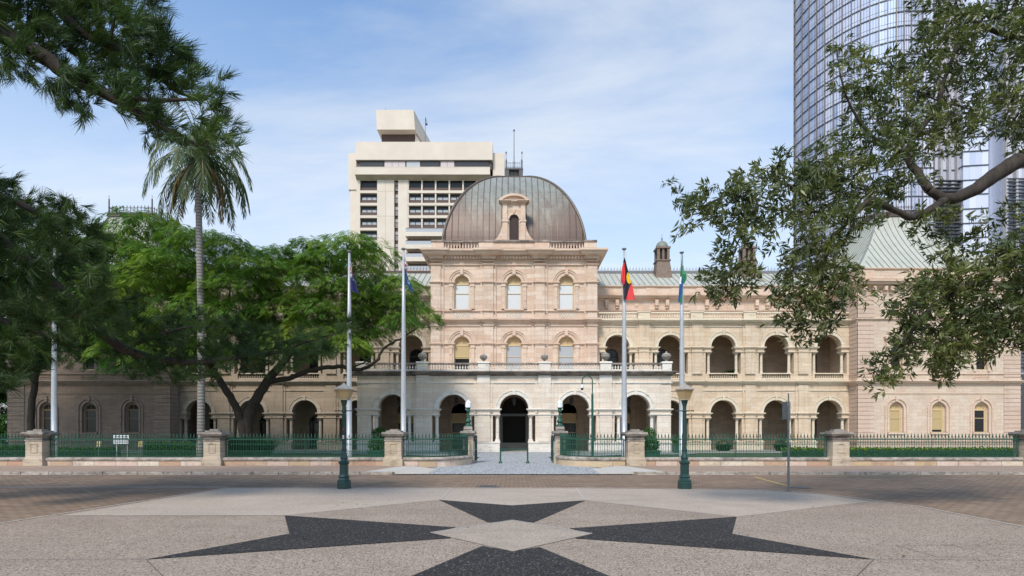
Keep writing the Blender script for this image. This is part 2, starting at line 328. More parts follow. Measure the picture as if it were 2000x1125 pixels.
# ------------------------------------------------------------------ mesh writing
class MB:
    def __init__(s): s.v = []; s.f = []; s.T = None
    def add(s, vs, fs):
        b = len(s.v)
        if s.T: vs = [s.T(*p) for p in vs]
        s.v += [tuple(p) for p in vs]; s.f += [tuple(i + b for i in f) for f in fs]
    def box(s, x0, x1, y0, y1, z0, z1, tx=0, ty=0):
        """box; tx, ty shrink the top on each side"""
        s.add([(x0, y0, z0), (x1, y0, z0), (x1, y1, z0), (x0, y1, z0), (x0 + tx, y0 + ty, z1), (x1 - tx, y0 + ty, z1), (x1 - tx, y1 - ty, z1), (x0 + tx, y1 - ty, z1)],
              [(0, 3, 2, 1), (4, 5, 6, 7), (0, 1, 5, 4), (1, 2, 6, 5), (2, 3, 7, 6), (3, 0, 4, 7)])
    def lathe(s, cx, cy, prof, n=12, rot=0.0, sy=1.0):
        vs = [(cx + r * math.cos(rot + 2 * math.pi * i / n), cy + sy * r * math.sin(rot + 2 * math.pi * i / n), z) for r, z in prof for i in range(n)]
        fs = [(j * n + i, j * n + (i + 1) % n, (j + 1) * n + (i + 1) % n, (j + 1) * n + i) for j in range(len(prof) - 1) for i in range(n)]
        fs += [tuple(range(n - 1, -1, -1)), tuple((len(prof) - 1) * n + i for i in range(n))]
        s.add(vs, fs)
    def tube(s, pts, rad, n=7, caps=True):
        pts = [Vector(p) for p in pts]; vs = []; up = Vector((.31, .17, .93)).normalized()
        prev = None
        for i, p in enumerate(pts):
            d = (pts[min(i + 1, len(pts) - 1)] - pts[max(i - 1, 0)])
            d = d.normalized() if d.length > 1e-6 else Vector((0, 0, 1))
            if prev is None: a = d.cross(up if abs(d.dot(up)) < .95 else Vector((1, 0, 0))).normalized()
            else:
                a = prev - d * prev.dot(d)
                a = a.normalized() if a.length > 1e-6 else d.cross(up).normalized()
            prev = a; b = d.cross(a); r = rad[i] if hasattr(rad, '__len__') else rad
            vs += [tuple(p + (a * math.cos(t) + b * math.sin(t)) * r) for t in [2 * math.pi * k / n for k in range(n)]]
        fs = [(j * n + i, j * n + (i + 1) % n, (j + 1) * n + (i + 1) % n, (j + 1) * n + i) for j in range(len(pts) - 1) for i in range(n)]
        if caps: fs += [tuple(range(n - 1, -1, -1)), tuple((len(pts) - 1) * n + i for i in range(n))]
        s.add(vs, fs)
    def sweep(s, path, prof):
        """prof [(out, z)] carried along the plan polyline path [(x, y)]; out is to the right of travel; mitred corners"""
        n = len(path); vs = []
        for i in range(n):
            d0 = Vector(path[i]) - Vector(path[i - 1]) if i else None
            d1 = Vector(path[i + 1]) - Vector(path[i]) if i < n - 1 else None
            d0 = (d0 or d1).normalized(); d1 = (d1 or d0).normalized()
            n0 = Vector((d0.y, -d0.x)); n1 = Vector((d1.y, -d1.x)); m = n0 + n1
            m = m / max(m.dot(n0), .2) if m.length > 1e-6 else n0
            vs += [(path[i][0] + m.x * o, path[i][1] + m.y * o, z) for o, z in prof]
        k = len(prof)
        s.add(vs, [(i * k + j, (i + 1) * k + j, (i + 1) * k + j + 1, i * k + j + 1) for i in range(n - 1) for j in range(k - 1)])
    def wall(s, x0, x1, z0, z1, yf, yb, ops=(), seg=16, ends=True):
        """upright wall, front at yf and back at yb; ops: (xc, half width, bottom, spring, arched)"""
        xs = x0
        def both(pts):
            s.add([(x, yf, z) for x, z in pts], [tuple(range(len(pts)))]); s.add([(x, yb, z) for x, z in pts], [tuple(range(len(pts) - 1, -1, -1))])
        for xc, hw, zb, zs, arch in sorted(ops):
            a, b = xc - hw, xc + hw
            if a > xs: both([(xs, z0), (a, z0), (a, z1), (xs, z1)])
            if zb > z0:
                both([(a, z0), (b, z0), (b, zb), (a, zb)]); s.add([(a, yf, zb), (b, yf, zb), (b, yb, zb), (a, yb, zb)], [(0, 1, 2, 3)])
            if zs > zb:
                s.add([(a, yf, zb), (a, yb, zb), (a, yb, zs), (a, yf, zs)], [(0, 1, 2, 3)]); s.add([(b, yf, zb), (b, yf, zs), (b, yb, zs), (b, yb, zb)], [(0, 1, 2, 3)])
            if arch:
                arc = [(xc - hw * math.cos(math.pi * i / seg), zs + hw * math.sin(math.pi * i / seg)) for i in range(seg + 1)]
                for (xa, za), (xb_, zb_) in zip(arc, arc[1:]):
                    both([(xa, za), (xb_, zb_), (xb_, z1), (xa, z1)])
                    s.add([(xa, yf, za), (xb_, yf, zb_), (xb_, yb, zb_), (xa, yb, za)], [(0, 1, 2, 3)])
            elif zs < z1:
                both([(a, zs), (b, zs), (b, z1), (a, z1)]); s.add([(a, yf, zs), (b, yf, zs), (b, yb, zs), (a, yb, zs)], [(0, 1, 2, 3)])
            xs = b
        if x1 > xs: both([(xs, z0), (x1, z0), (x1, z1), (xs, z1)])
        if ends:
            for x in (x0, x1): s.add([(x, yf, z0), (x, yb, z0), (x, yb, z1), (x, yf, z1)], [(0, 1, 2, 3)])
        s.add([(x0, yf, z1), (x1, yf, z1), (x1, yb, z1), (x0, yb, z1)], [(0, 1, 2, 3)])
    def ring(s, xc, zs, r0, r1, yf, yb, legs=0.0, seg=18):
        """arch band between radii r0 and r1 proud to yf, wall at yb; legs run down by that much"""
        A = [(-math.cos(math.pi * i / seg), math.sin(math.pi * i / seg)) for i in range(seg + 1)]
        sec = [(c, q, 0) for c, q in A]
        if legs: sec = [(-1, 0, -legs)] + sec + [(1, 0, -legs)]
        vs = []
        for c, q, dz in sec:
            for r, y in ((r0, yb), (r0, yf), (r1, yf), (r1, yb)): vs.append((xc + c * r, y, zs + q * r + dz))
        s.add(vs, [(4 * i + j, 4 * i + j + 1, 4 * i + j + 5, 4 * i + j + 4) for i in range(len(sec) - 1) for j in range(3)])
    def arch_panel(s, xc, zb, zs, hw, y, seg=16):
        pts = [(xc - hw, zb), (xc + hw, zb)] + [(xc + hw * math.cos(math.pi * i / seg), zs + hw * math.sin(math.pi * i / seg)) for i in range(seg + 1)]
        s.add([(x, y, z) for x, z in pts], [tuple(range(len(pts)))])
    def build(s, name, mat, parent=None, smooth=False):
        me = bpy.data.meshes.new(name); v = s.v
        L = wloc(parent)
        if L.length > 0: v = [(a - L.x, b - L.y, c - L.z) for a, b, c in v]
        me.from_pydata(v, [], s.f)
        for m_ in (mat if isinstance(mat, list) else [mat]): me.materials.append(m_)
        if smooth: me.polygons.foreach_set('use_smooth', [True] * len(me.polygons))
        me.update()
        o = bpy.data.objects.new(name, me); C.objects.link(o)
        if parent: o.parent = parent
        return o
def wloc(p):
    """where an unrotated parent stands in the world"""
    L = Vector((0, 0, 0))
    while p is not None: L = L + Vector(p.location); p = p.parent
    return L
def quads_obj(name, Q, mat, parent=None, tone=None):
    """Q (n,4,3) array of quads as one mesh; tone: a value per quad"""
    n = len(Q); me = bpy.data.meshes.new(name)
    if parent: Q = Q - np.array(wloc(parent))
    me.vertices.add(n * 4); me.vertices.foreach_set('co', Q.astype(np.float32).ravel())
    me.loops.add(n * 4); me.loops.foreach_set('vertex_index', np.arange(n * 4, dtype=np.int32))
    me.polygons.add(n); me.polygons.foreach_set('loop_start', np.arange(0, n * 4, 4, dtype=np.int32)); me.polygons.foreach_set('loop_total', np.full(n, 4, dtype=np.int32))
    if tone is not None:
        at_ = me.attributes.new('tone', 'FLOAT', 'FACE'); at_.data.foreach_set('value', np.clip(tone, 0, 1).astype(np.float32))
    me.materials.append(mat); me.update(); me.validate()
    o = bpy.data.objects.new(name, me); C.objects.link(o)
    if parent: o.parent = parent
    return o
def tag(o, label=None, cat=None, group=None, kind=None):
    if label: o['label'] = label
    if cat: o['category'] = cat
    if group: o['group'] = group
    if kind: o['kind'] = kind
    return o
def empty(name, loc, label, cat, group=None):
    o = bpy.data.objects.new(name, None); C.objects.link(o); o.location = loc
    return tag(o, label, cat, group)
def copy_to(o, parent, off=(0, 0, 0)):
    c = o.copy(); C.objects.link(c); c.parent = parent; c.location = Vector(o.location) + Vector(off); return c
def copy_tree(o, parent=None):
    c = o.copy(); C.objects.link(c); c.parent = parent
    for k in list(o.children): copy_tree(k, c)
    return c

# ================================================================== ground
def sheet(name, pts, z, mat, kind='structure'):
    m = MB(); m.add([(x, y, z) for x, y in pts], [tuple(range(len(pts)))])
    return tag(m.build(name, mat), kind=kind)
sheet('ground', [(-900, -60), (900, -60), (900, 1500), (-900, 1500)], -.03, M['soil'])
sheet('road', [(-70, -12), (70, -12), (70, 24.2), (-70, 24.2)], 0, M['road'])
EDGE_L = [gnd(-260, 1085)] + [gnd(*p) for p in ((0, 1023), (115, 1005), (443, 953.5))]
EDGE_R = [gnd(*p) for p in ((1350, 955), (1480, 957), (1560, 961), (1660, 972), (1800, 991), (2000, 1030), (2300, 1110))]
plaza = [(-13.5, -6), (-11.5, 5.0)] + EDGE_L + EDGE_R + [(10.5, 3.0), (11.5, -6)]
m = MB(); m.add([(x, y, .004) for x, y in plaza], [tuple(range(len(plaza)))]); tag(m.build('plaza_paving', M['agg']), kind='structure')
G = lambda *pts: [gnd(*p) for p in pts]
far_l = G((115, 1008), (0, 1023.5), (115, 1005.5), (443, 954), (879, 954), (857, 977), (556, 1007.5))
sheet('plaza_paving_band', G((116, 1008), (443, 954), (879, 954), (857, 977), (556, 1007.5)), .008, M['agg_far'])
sheet('plaza_paving_band', G((857, 977), (879, 954), (1128, 954), (1144, 978), (1000, 988)), .008, M['agg_far'])
sheet('plaza_paving_band', G((1144, 978), (1128, 954), (1350, 956), (1480, 958), (1600, 966), (1700, 980), (1439, 1010)), .008, M['agg_far'])
star = [G((857, 977), (1000, 988), (1143.5, 978), (1042, 1021.5), (1002, 1016.5), (954, 1021.5)),
        G((556, 1007.5), (890, 1031), (840, 1041.5), (882, 1052), (285, 1094), (565, 1043.5)),
        G((1439, 1010), (1430, 1043.5), (1707, 1094), (1122, 1052.5), (1157, 1043.5), (1112, 1033))]
star += [G((942, 1067.5), (1001, 1078.5), (1053, 1069.5), (1440, 1230), (1001, 1168), (565, 1229))]
for k, p in enumerate(star): sheet('star_inlay', p, .012, M['agg_dark'])
sheet('star_centre', G((840, 1041.5), (1001, 1016.5), (1157, 1043.5), (1001, 1078.5)), .0125, M['agg_mid'])
def strip(name, a, b, wd, mat, z=.014):
    a = Vector(a); b = Vector(b); d = (b - a).normalized(); n = Vector((-d.y, d.x)) * wd / 2
    return sheet(name, [a - n, b - n, b + n, a + n], z, mat)
for a, b in (((285, 1094), (-500, 1096)), ((285, 1094), (330, 1140)), ((1707, 1094), (2500, 1098)), ((1707, 1094), (1650, 1150)), ((115, 1008), (556, 1008)), ((1750, 1066), (1860, 1066)), ((1860, 1066), (1960, 1089)), ((1750, 1066), (1835, 1090)), ((1835, 1090), (1960, 1089))):
    strip('paving_joint', gnd(*a), gnd(*b), .010, M['joint'])
for a, b in (((860, 976), (881, 954)), ((1142, 977), (1126, 954)), ((840, 1041.5), (1001, 1016.8)), ((1001, 1016.8), (1157, 1043.5))):
    strip('paving_joint', gnd(*a), gnd(*b), .022, M['line'], .016)
for i in range(len(EDGE_L) - 1): strip('edge_line', EDGE_L[i], EDGE_L[i + 1], .05, M['line'], .017)
strip('edge_line', EDGE_L[-1], gnd(879, 953.5), .05, M['line'], .017); strip('edge_line', gnd(879, 953.5), gnd(1128, 953.5), .04, M['line'], .017); strip('edge_line', gnd(1128, 953.5), EDGE_R[0], .05, M['line'], .017)
for i in range(len(EDGE_R) - 1): strip('edge_line', EDGE_R[i], EDGE_R[i + 1], .045, M['line'] if i > 1 else M['line'], .017)
strip('road_line', gnd(-300, 951.5), gnd(443, 951.5), .09, M['line'], .006)
strip('road_line', gnd(1475, 932), gnd(1552, 953), .10, M['yellow'], .006)
strip('road_line', gnd(1470, 929.2), gnd(2500, 929.2), .07, M['yellow'], .006)
# footpath in front of the fence, with dropped crossing at the drive
KY = 22.7
def path_poly(pts, z0, z1, name, mat):
    m = MB(); n = len(pts)
    m.add([(x, y, z0) for x, y in pts] + [(x, y, z1) for x, y in pts], [tuple(range(n, 2 * n))] + [(i, (i + 1) % n, n + (i + 1) % n, n + i) for i in range(n)])
    return tag(m.build(name, mat), kind='structure')
path_poly([(-70, KY + .16), (-4.9, KY + .16), (-4.6, 27.2), (-70, 27.2)], 0, .10, 'footpath', M['path'])
path_poly([(4.9, KY + .16), (70, KY + .16), (70, 27.2), (4.6, 27.2)], 0, .10, 'footpath', M['path'])
for s_ in (-1, 1):
    x = -70 if s_ < 0 else 4.95
    while x < (-4.95 if s_ < 0 else 70):
        L = random.uniform(.9, 1.5); e_ = min(x + L, -4.9 if s_ < 0 else 70)
        m = MB(); m.box(x + .008, e_ - .008, KY, KY + .155, -.01, .118 + random.uniform(-.006, .006), .012, .012)
        if abs(x) < 34: tag(m.build('kerb_stone', M['kerb']), kind='structure')
        x += L
drive = [(-4.9, KY), (4.9, KY), (3.75, 27.2), (2.7, 29.5), (2.35, 30.6), (2.35, 38.5), (8, 42.0), (14.5, 44), (14.5, 49.5), (-14.5, 49.5), (-14.5, 44), (-8, 42), (-2.35, 38.5), (-2.35, 30.6), (-2.7, 29.5), (-3.75, 27.2)]
sheet('driveway', drive, .03, M['cobble'])
for s_ in (-1, 1):
    m = MB(); m.add([(s_ * 6.1, KY + .2, .112), (s_ * 3.5, KY + .25, .036), (s_ * 3.55, 25.6, .036), (s_ * 4.2, 26.6, .06), (s_ * 4.8, 26.9, .112), (s_ * 5.4, 26.4, .112), (s_ * 5.0, KY + .3, .112)], [(0, 6, 5), (6, 1, 2), (6, 2, 3), (6, 3, 4), (6, 4, 5)])
    m.add([(s_ * 6.1, KY + .2, .112), (s_ * 5.0, KY + .3, .112), (s_ * 3.5, KY + .25, .036), (s_ * 6.1, KY + .2, 0), (s_ * 5.0, KY + .3, 0), (s_ * 3.5, KY + .25, 0)], [(0, 1, 4, 3), (1, 2, 5, 4)])
    tag(m.build('crossing_slab', M['concrete']), kind='structure')
sheet('forecourt', [(-60, 46.2), (60, 46.2), (60, 56), (-60, 56)], .012, M['gravel'])
# traffic island kerb at far right
def kerb_curve():
    m = MB(); c = (17.3, 15.2)
    pts = [(c[0] + 2.9 * math.cos(a), c[1] + 1.35 * math.sin(a)) for a in [R(200 - 15 * k) for k in range(-6, 13)]]
    m.sweep(pts[::-1], [(0, 0), (0, .13), (-.14, .135), (-.14, 0)])
    m2 = MB(); m2.add([(x, y, .12) for x, y in pts], [tuple(range(len(pts)))])
    tag(m.build('island_kerb', M['kerb']), kind='structure'); tag(m2.build('island_paving', M['path']), kind='structure')
kerb_curve()
m = MB(); cx, cy = gnd(953, 950.5)
m.lathe(cx, cy, [(.36, .004), (.36, .016), (.30, .018), (.30, .012), (.0, .012)], 24)
mh = m.build('manhole_cover', M['galv']); tag(mh, 'round dark iron manhole cover set in the brick road', 'manhole cover')
mg = MB()
for k in range(-3, 4): mg.box(cx - .27, cx + .27, cy + k * .075 - .01, cy + k * .075 + .01, .012, .019)
mg.build('grip_bars', M['iron'], mh)
cx, cy = gnd(1562, 952.5); m = MB(); m.lathe(cx, cy, [(.30, .004), (.30, .014), (.26, .016), (.0, .014)], 20)
tag(m.build('drain_cover', M['iron']), 'dark oval drain cover beside the yellow line by the sign post', 'drain cover')

# ================================================================== parliament house
BLD = empty('parliament_building', (0, 55, 0), 'long sandstone building with arcades, ribbed copper dome, porch and corner pavilions', 'building')
def bpath(x0, x1, y, pils=(), ret=.4):
    p = [(x0, y + ret), (x0, y)] if ret else [(x0, y)]
    for c, hw, pr in sorted(pils):
        if c - hw > x0 + .01: p += [(c - hw, y), (c - hw, y - pr)]
        else: p = ([(x0, y + ret)] if ret else []) + [(x0, y - pr)]
        if c + hw < x1 - .01: p += [(c + hw, y - pr), (c + hw, y)]
        else: p += [(x1, y - pr)] + ([(x1, y + ret)] if ret else []); return p
    return p + [(x1, y)] + ([(x1, y + ret)] if ret else [])
def string_prof(z, h=.22, o=.14):
    o *= 1.35; return [(0, z), (o * .45, z + h * .2), (o * .5, z + h * .45), (o, z + h * .6), (o, z + h), (0, z + h + .02)]
def cornice_prof(z, h=.6, o=.55):
    o *= 1.15; return [(0, z), (o * .18, z + h * .12), (o * .22, z + h * .35), (o * .7, z + h * .45), (o * .78, z + h * .7), (o, z + h * .78), (o, z + h), (0, z + h + .05)]
def baluster_mesh(m, x, y, z0, z1, n=6, r=.075):
    h = z1 - z0
    m.lathe(x, y, [(r * .95, z0), (r * .95, z0 + h * .08), (r * .5, z0 + h * .14), (r * 1.1, z0 + h * .36), (r * .95, z0 + h * .5), (r * .45, z0 + h * .74), (r * .45, z0 + h * .84), (r * .9, z0 + h * .9), (r * .9, z1)], n)
_prot = {}
def balustrade(x0, x1, y, z0, z1, mat, cop, sp=.23, single=False, depth=.26, name='balustrade', rail=.13):
    """rails as the part, balusters beneath it"""
    m = MB(); m.box(x0, x1, y - depth / 2, y + depth / 2, z0, z0 + .13); b = m.build(name, mat, BLD)
    c = MB(); c.box(x0 - .02, x1 + .02, y - depth / 2 - .05, y + depth / 2 + .05, z1 - rail, z1, .02, .02); c.build('coping', cop, b)
    n = max(1, int((x1 - x0) / sp)); xs = [x0 + (x1 - x0) * (k + .5) / n for k in range(n)]
    if single:
        for x in xs:
            key = (round(z0, 2), round(y, 2))
            if key not in _prot:
                q = MB(); baluster_mesh(q, 0, 0, z0 + .13, z1 - rail, 7); me = q.build('baluster', mat); _prot[key] = me.data; bpy.data.objects.remove(me)
            o = bpy.data.objects.new('baluster', _prot[key]); C.objects.link(o); o.parent = b; o.location = (x, y - 55, 0)
    else:
        q = MB()
        for x in xs: baluster_mesh(q, x, y, z0 + .13, z1 - rail, 6)
        tag(q.build('baluster_row', mat, b), kind='stuff')
    return b
def boxpart(name, mat, *a, parent=None, **k):
    m = MB(); m.box(*a, **k); return m.build(name, mat, parent or BLD)
def column(x, y, z0, z1, r, mat):
    m = MB(); m.box(x - r * 1.35, x + r * 1.35, y - r * 1.35, y + r * 1.35, z0, z0 + .10)
    m.lathe(x, y, [(r * 1.25, z0 + .10), (r * 1.3, z0 + .16), (r * 1.05, z0 + .22), (r, z0 + .28), (r * .9, z1 - .22), (r * 1.1, z1 - .20), (r * .95, z1 - .16), (r * 1.3, z1 - .09)], 14)
    m.box(x - r * 1.35, x + r * 1.35, y - r * 1.35, y + r * 1.35, z1 - .09, z1)
    return m.build('column', mat, BLD)
def arch_window(x, y, zb, zs, hw, blindmat=None, frame=M['cream'], fan=M['tan_panel'], bl=1.0, fw=.085, parent=None, transom=None):
    """timber window in an arched opening; the pane lies behind the frame, the blind behind that"""
    m = MB(); t = .09
    m.ring(x, zs, hw - fw, hw, y, y + t, legs=zs - zb)
    m.box(x - hw + fw, x + hw - fw, y + .002, y + t, zs - .11, zs + .03)
    zm = zb + (zs - zb) * .62
    m.box(x - hw + fw, x + hw - fw, y + .004, y + t, zm - .03, zm + .03)
    m.box(x - hw + fw, x + hw - fw, y + .003, y + t, zb, zb + .08)
    m.box(x - .025, x + .025, y + .006, y + t - .01, zs + .03, zs + hw - fw * .5)
    w_ = m.build('window', frame, parent or BLD)
    if fan:
        q = MB(); q.arch_panel(x, zs, zs, hw - fw * .5, y + .055); q.build('fanlight', fan, w_)
    p = MB(); p.add([(x - hw + .03, y + .06, zb), (x + hw - .03, y + .06, zb), (x + hw - .03, y + .06, zs - .05), (x - hw + .03, y + .06, zs - .05)], [(0, 1, 2, 3)])
    if not fan: p.arch_panel(x, zs, zs, hw - fw * .5, y + .062)
    if blindmat and bl >= 1: p.build('blind', blindmat, w_)
    else:
        p.build('pane', M['glass'], w_)
        if blindmat:
            zc = zs - .05 - (zs - zb) * bl
            b = MB(); b.box(x - hw + .07, x + hw - .07, y + .045, y + .058, zc, zs - .06); b.build('blind', blindmat, w_)
    return w_

# ---- arcaded bays -------------------------------------------------
def arcade(x0, x1, centres, y, z0, z_pl, z_col, z_sp, r, z1, mat, mm, thick=.75, colr=.16, gap=.24, pil=.55, proj=.17, pilz=None, first=None, last=None, lowpanel=True, edge_l=None, edge_r=None):
    """wall with arches on paired supports: plinth to z_pl, columns to z_col, impost to z_sp, arches above"""
    up = MB(); up.wall(x0, x1, z_col, z1, y, y + thick, [(c, r, z_col, z_sp, True) for c in centres], seg=20)
    up.build('arcade_wall', mat, BLD)
    lo = MB(); hw = r + colr * 2.3 + gap
    xs = [x0] + [v for c in centres for v in (c - hw, c + hw)] + [x1]
    piers = [(xs[i], xs[i + 1]) for i in range(0, len(xs), 2)]
    for a, b in piers: lo = MB(); lo.box(a, b, y, y + thick, z0, z_col); lo.build('pier_wall', mat, BLD)
    pl = MB()
    xs2 = [x0] + [v for c in centres for v in (c - r, c + r)] + [x1]
    spans = [(xs2[i], xs2[i + 1]) for i in range(0, len(xs2), 2)]
    if z_pl > z0 + .05:
        for a, b in spans: pl = MB(); pl.box(a, b, y - .08, y + thick + .02, z0, z_pl - .12); pl.box(a - .04, b + .04, y - .13, y + thick + .03, z_pl - .12, z_pl); pl.build('plinth', mm, BLD)
    for a, b in spans:
        pc = (a + b) / 2; inner = a > x0 + .01 and b < x1 - .01
        pls = [(pc, pil, proj)] if inner else []
        im = MB(); p = bpath(a, b, y, pls, thick * .9)
        im.sweep(p, string_prof(z_sp - .20, .2, .13)); im.sweep(p, string_prof(z_col - .02, .13, .06))
        im.build('impost', mm, BLD)
    if pil:
        pm = MB()
        for i in range(len(centres) - 1):
            c = (centres[i] + centres[i + 1]) / 2
            pm.box(c - pil, c + pil, y - proj, y - .001, z0 if z_pl <= z0 + .05 else z_pl, z1); pm.box(c - pil * 1.45, c + pil * 1.45, y - proj * .45, y - .0005, z_col + .2, z1)
            pm.build('pilaster', mat, BLD); pm = MB()
    for c in centres:
        a = MB(); a.ring(c, z_sp, r + .003, r + .30, y - .06, y, seg=24); a.ring(c, z_sp, r + .30, r + .38, y - .11, y, seg=24)
        a.box(c - .12, c + .12, y - .17, y, z_sp + r - .03, z_sp + r + .42); a.build('arch_moulding', mm, BLD)
        for s_ in (-1, 1): column(c + s_ * (r + colr * 1.25), y + .30, max(z_pl, z0), z_col, colr, mm)

# ---- portico ------------------------------------------------------
PY, PB = 49.0, 5.3
pc = [PB * k for k in (-2, -1, 0, 1, 2)]
arcade(-13.65, 13.65, pc, PY, 0.0, .92, 3.2, 3.78, 1.25, 6.0, M['pale'], M['mpale'], pil=.55)
ppil = [((pc[i] + pc[i + 1]) / 2, .55, .10) for i in range(4)] + [(-13.25, .4, .05), (13.25, .4, .05)]
m = MB(); m.wall(-13.65, 13.65, 6.0, 7.0, PY, PY + .75, []); m.build('frieze', M['pale'], BLD)
for c, hw, pr in ppil[:4]: boxpart('pilaster_cap', M['mpale'], c - hw, c + hw, PY - .17, PY - .001, 6.0, 6.75)
m = MB(); m.sweep(bpath(-13.65, 13.65, PY, ppil, 5.9), string_prof(5.92, .16, .07)); m.build('string_course', M['mpale'], BLD)
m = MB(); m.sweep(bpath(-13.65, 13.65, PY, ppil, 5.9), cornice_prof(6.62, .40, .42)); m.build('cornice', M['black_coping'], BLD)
boxpart('porch_roof', M['mpale'], -13.6, 13.6, PY + .05, 54.95, 6.3, 6.98)
for s_ in (-1, 1):       # side walls of the porch, one arch each
    m = MB()
    m.T = lambda x, y, z, s_=s_: (s_ * (13.65 - (y - PY)), x, z)
    m.wall(PY + .75, 54.98, 0, 6.0, PY, PY + .75, [(52.2, 1.3, 0, 3.78, True)]); m.wall(PY + .75, 54.98, 6.0, 6.99, PY, PY + .75, [])
    m.build('porch_side_wall', M['pale'], BLD)
bp = [-13.65, -7.95, -2.65, 2.65, 7.95, 13.65]
for i in range(5):
    a, b = bp[i] + (.50 if i else .82), bp[i + 1] - (.50 if i < 4 else .82)
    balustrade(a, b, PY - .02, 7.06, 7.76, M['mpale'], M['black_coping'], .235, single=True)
for x in bp:
    hw = .48 if abs(x) < 13 else .40; xc = x if abs(x) < 13 else x - math.copysign(.4, x)
    m = MB(); m.box(xc - hw, xc + hw, PY - .28, PY + .26, 7.02, 7.72); m.box(xc - hw - .07, xc + hw + .07, PY - .35, PY + .33, 7.72, 7.86, .03, .03); m.build('pedestal', M['mpale'], BLD)
def urn(x, y, z, s=1.0, tall=False):
    m = MB()
    p = [(.22, 0), (.22, .06), (.10, .12), (.12, .18), (.30, .30), (.40, .46), (.41, .54), (.36, .60), (.40, .63), (.34, .70), (.12, .80), (.06, .84), (.07, .90), (.0, .95)]
    m.lathe(x, y, [(r * s, z + h * s) for r, h in p], 16)
    u = m.build('urn', M['urn'], BLD, smooth=True)
    for k in range(8):
        a = 2 * math.pi * k / 8; g = MB(); 
        g.tube([(x + .40 * s * math.cos(a), y + .40 * s * math.sin(a), z + .5 * s), (x + .30 * s * math.cos(a + .2), y + .30 * s * math.sin(a + .2), z + .33 * s)], .035 * s, 5)
        if k == 0: continue
    return u
for x in (-2.65, 2.65): urn(x, PY, 7.84, .82)
for x in (-7.95, 7.95, 13.25): urn(x, PY, 7.84, 1.0)
# balustrades down the porch sides
for s_ in (-1, 1):
    m = MB(); m.box(s_ * 13.4 - .13, s_ * 13.4 + .13, PY + .3, 55, 7.05, 7.18); m.box(s_ * 13.4 - .18, s_ * 13.4 + .18, PY + .3, 55, 7.62, 7.76)
    for k in range(22): baluster_mesh(m, s_ * 13.4, PY + .55 + k * .25, 7.18, 7.62)
    m.build('side_balustrade', M['mpale'], BLD)
# hanging lanterns under the porch
for x in pc:
    m = MB(); m.tube([(x, 51.8, 6.3), (x, 51.8, 4.95)], .02, 5); m.lathe(x, 51.8, [(.03, 4.95), (.2, 4.8), (.22, 4.74), (.2, 4.70), (.13, 4.3), (.05, 4.22), (.0, 4.15)], 6); m.build('porch_lantern', M['iron'], BLD)

# ---- dome block ---------------------------------------------------
DY, DW = 55.0, 8.1
wx = [-5.1, 0, 5.1]
dp = [(-7.62, .48, .24), (-2.5, .48, .24), (2.5, .48, .24), (7.62, .48, .24)]
m = MB(); m.wall(-DW, DW, 7.0, 12.6, DY, DY + .7, [(x, .78, 7.2, 10.32, True) for x in wx]); m.wall(-DW, DW, 12.6, 19.0, DY, DY + .7, [(x, .74, 13.75, 16.3, True) for x in wx]); m.build('front_wall', M['pink'], BLD)
# ground floor behind the porch
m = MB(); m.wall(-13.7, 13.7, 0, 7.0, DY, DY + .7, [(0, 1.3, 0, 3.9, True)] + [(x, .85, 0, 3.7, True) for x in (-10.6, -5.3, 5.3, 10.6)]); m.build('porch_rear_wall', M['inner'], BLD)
for x in (-10.6, -5.3, 5.3, 10.6):
    q = arch_window(x, DY + .25, 0, 2.75, .85, None, frame=M['cream'], fan=None); m = MB(); m.box(x - .85, x + .85, DY + .3, DY + .34, 2.75, 3.6); m.build('door_panel', M['tan_panel'], q)
m = MB(); m.box(-1.3, 1.3, DY - .06, DY + .2, 3.3, 3.55); m.box(-1.3, -1.12, DY, DY + .2, 0, 3.3); m.box(1.12, 1.3, DY, DY + .2, 0, 3.3)
dr = m.build('entrance_door', M['iron_pale'], BLD)
m = MB(); m.arch_panel(0, 0, 3.9, 1.3, DY + .32); m.build('pane', M['dark'], dr)  # near-black sheet painted in for the unlit hall behind the doorway
m = MB(); m.ring(0, 3.9, 1.19, 1.3, DY + .1, DY + .25)
for a in (45, 90, 135): m.tube([(0, DY + .2, 3.6), (1.25 * math.cos(R(a)), DY + .2, 3.75 + 1.25 * math.sin(R(a)))], .02, 4)
m.build('fanlight_bars', M['dark_wood'], dr)
m = MB()
for k in range(6): m.box(-2.4, 2.4, 53.6 + k * .25, 54.95, .0 + k * .12, .12 + k * .12)
m.build('entrance_steps', M['gravel'], BLD)
m = MB()
for s_ in (-1, 1):
    m.T = lambda x, y, z, s_=s_: (s_ * (DW - (y - DY)), x, z)
    m.wall(DY + .7, DY + 16, 0, 19.0, DY, DY + .7, [])
m.T = None; m.box(-DW, DW, DY + 15.3, DY + 16, 0, 19.0); m.build('side_wall', M['pink'], BLD)
for c, hw, pr in dp:
    m = MB(); m.box(c - hw, c + hw, DY - pr, DY - .001, 7.0, 18.1); m.box(c - hw * 1.6 if c > -7 else c - hw + .02, c + hw * 1.6 if c < 7 else c + hw - .02, DY - pr * .45, DY - .0005, 7.0, 18.0)
    m.build('pilaster', M['pink'], BLD)
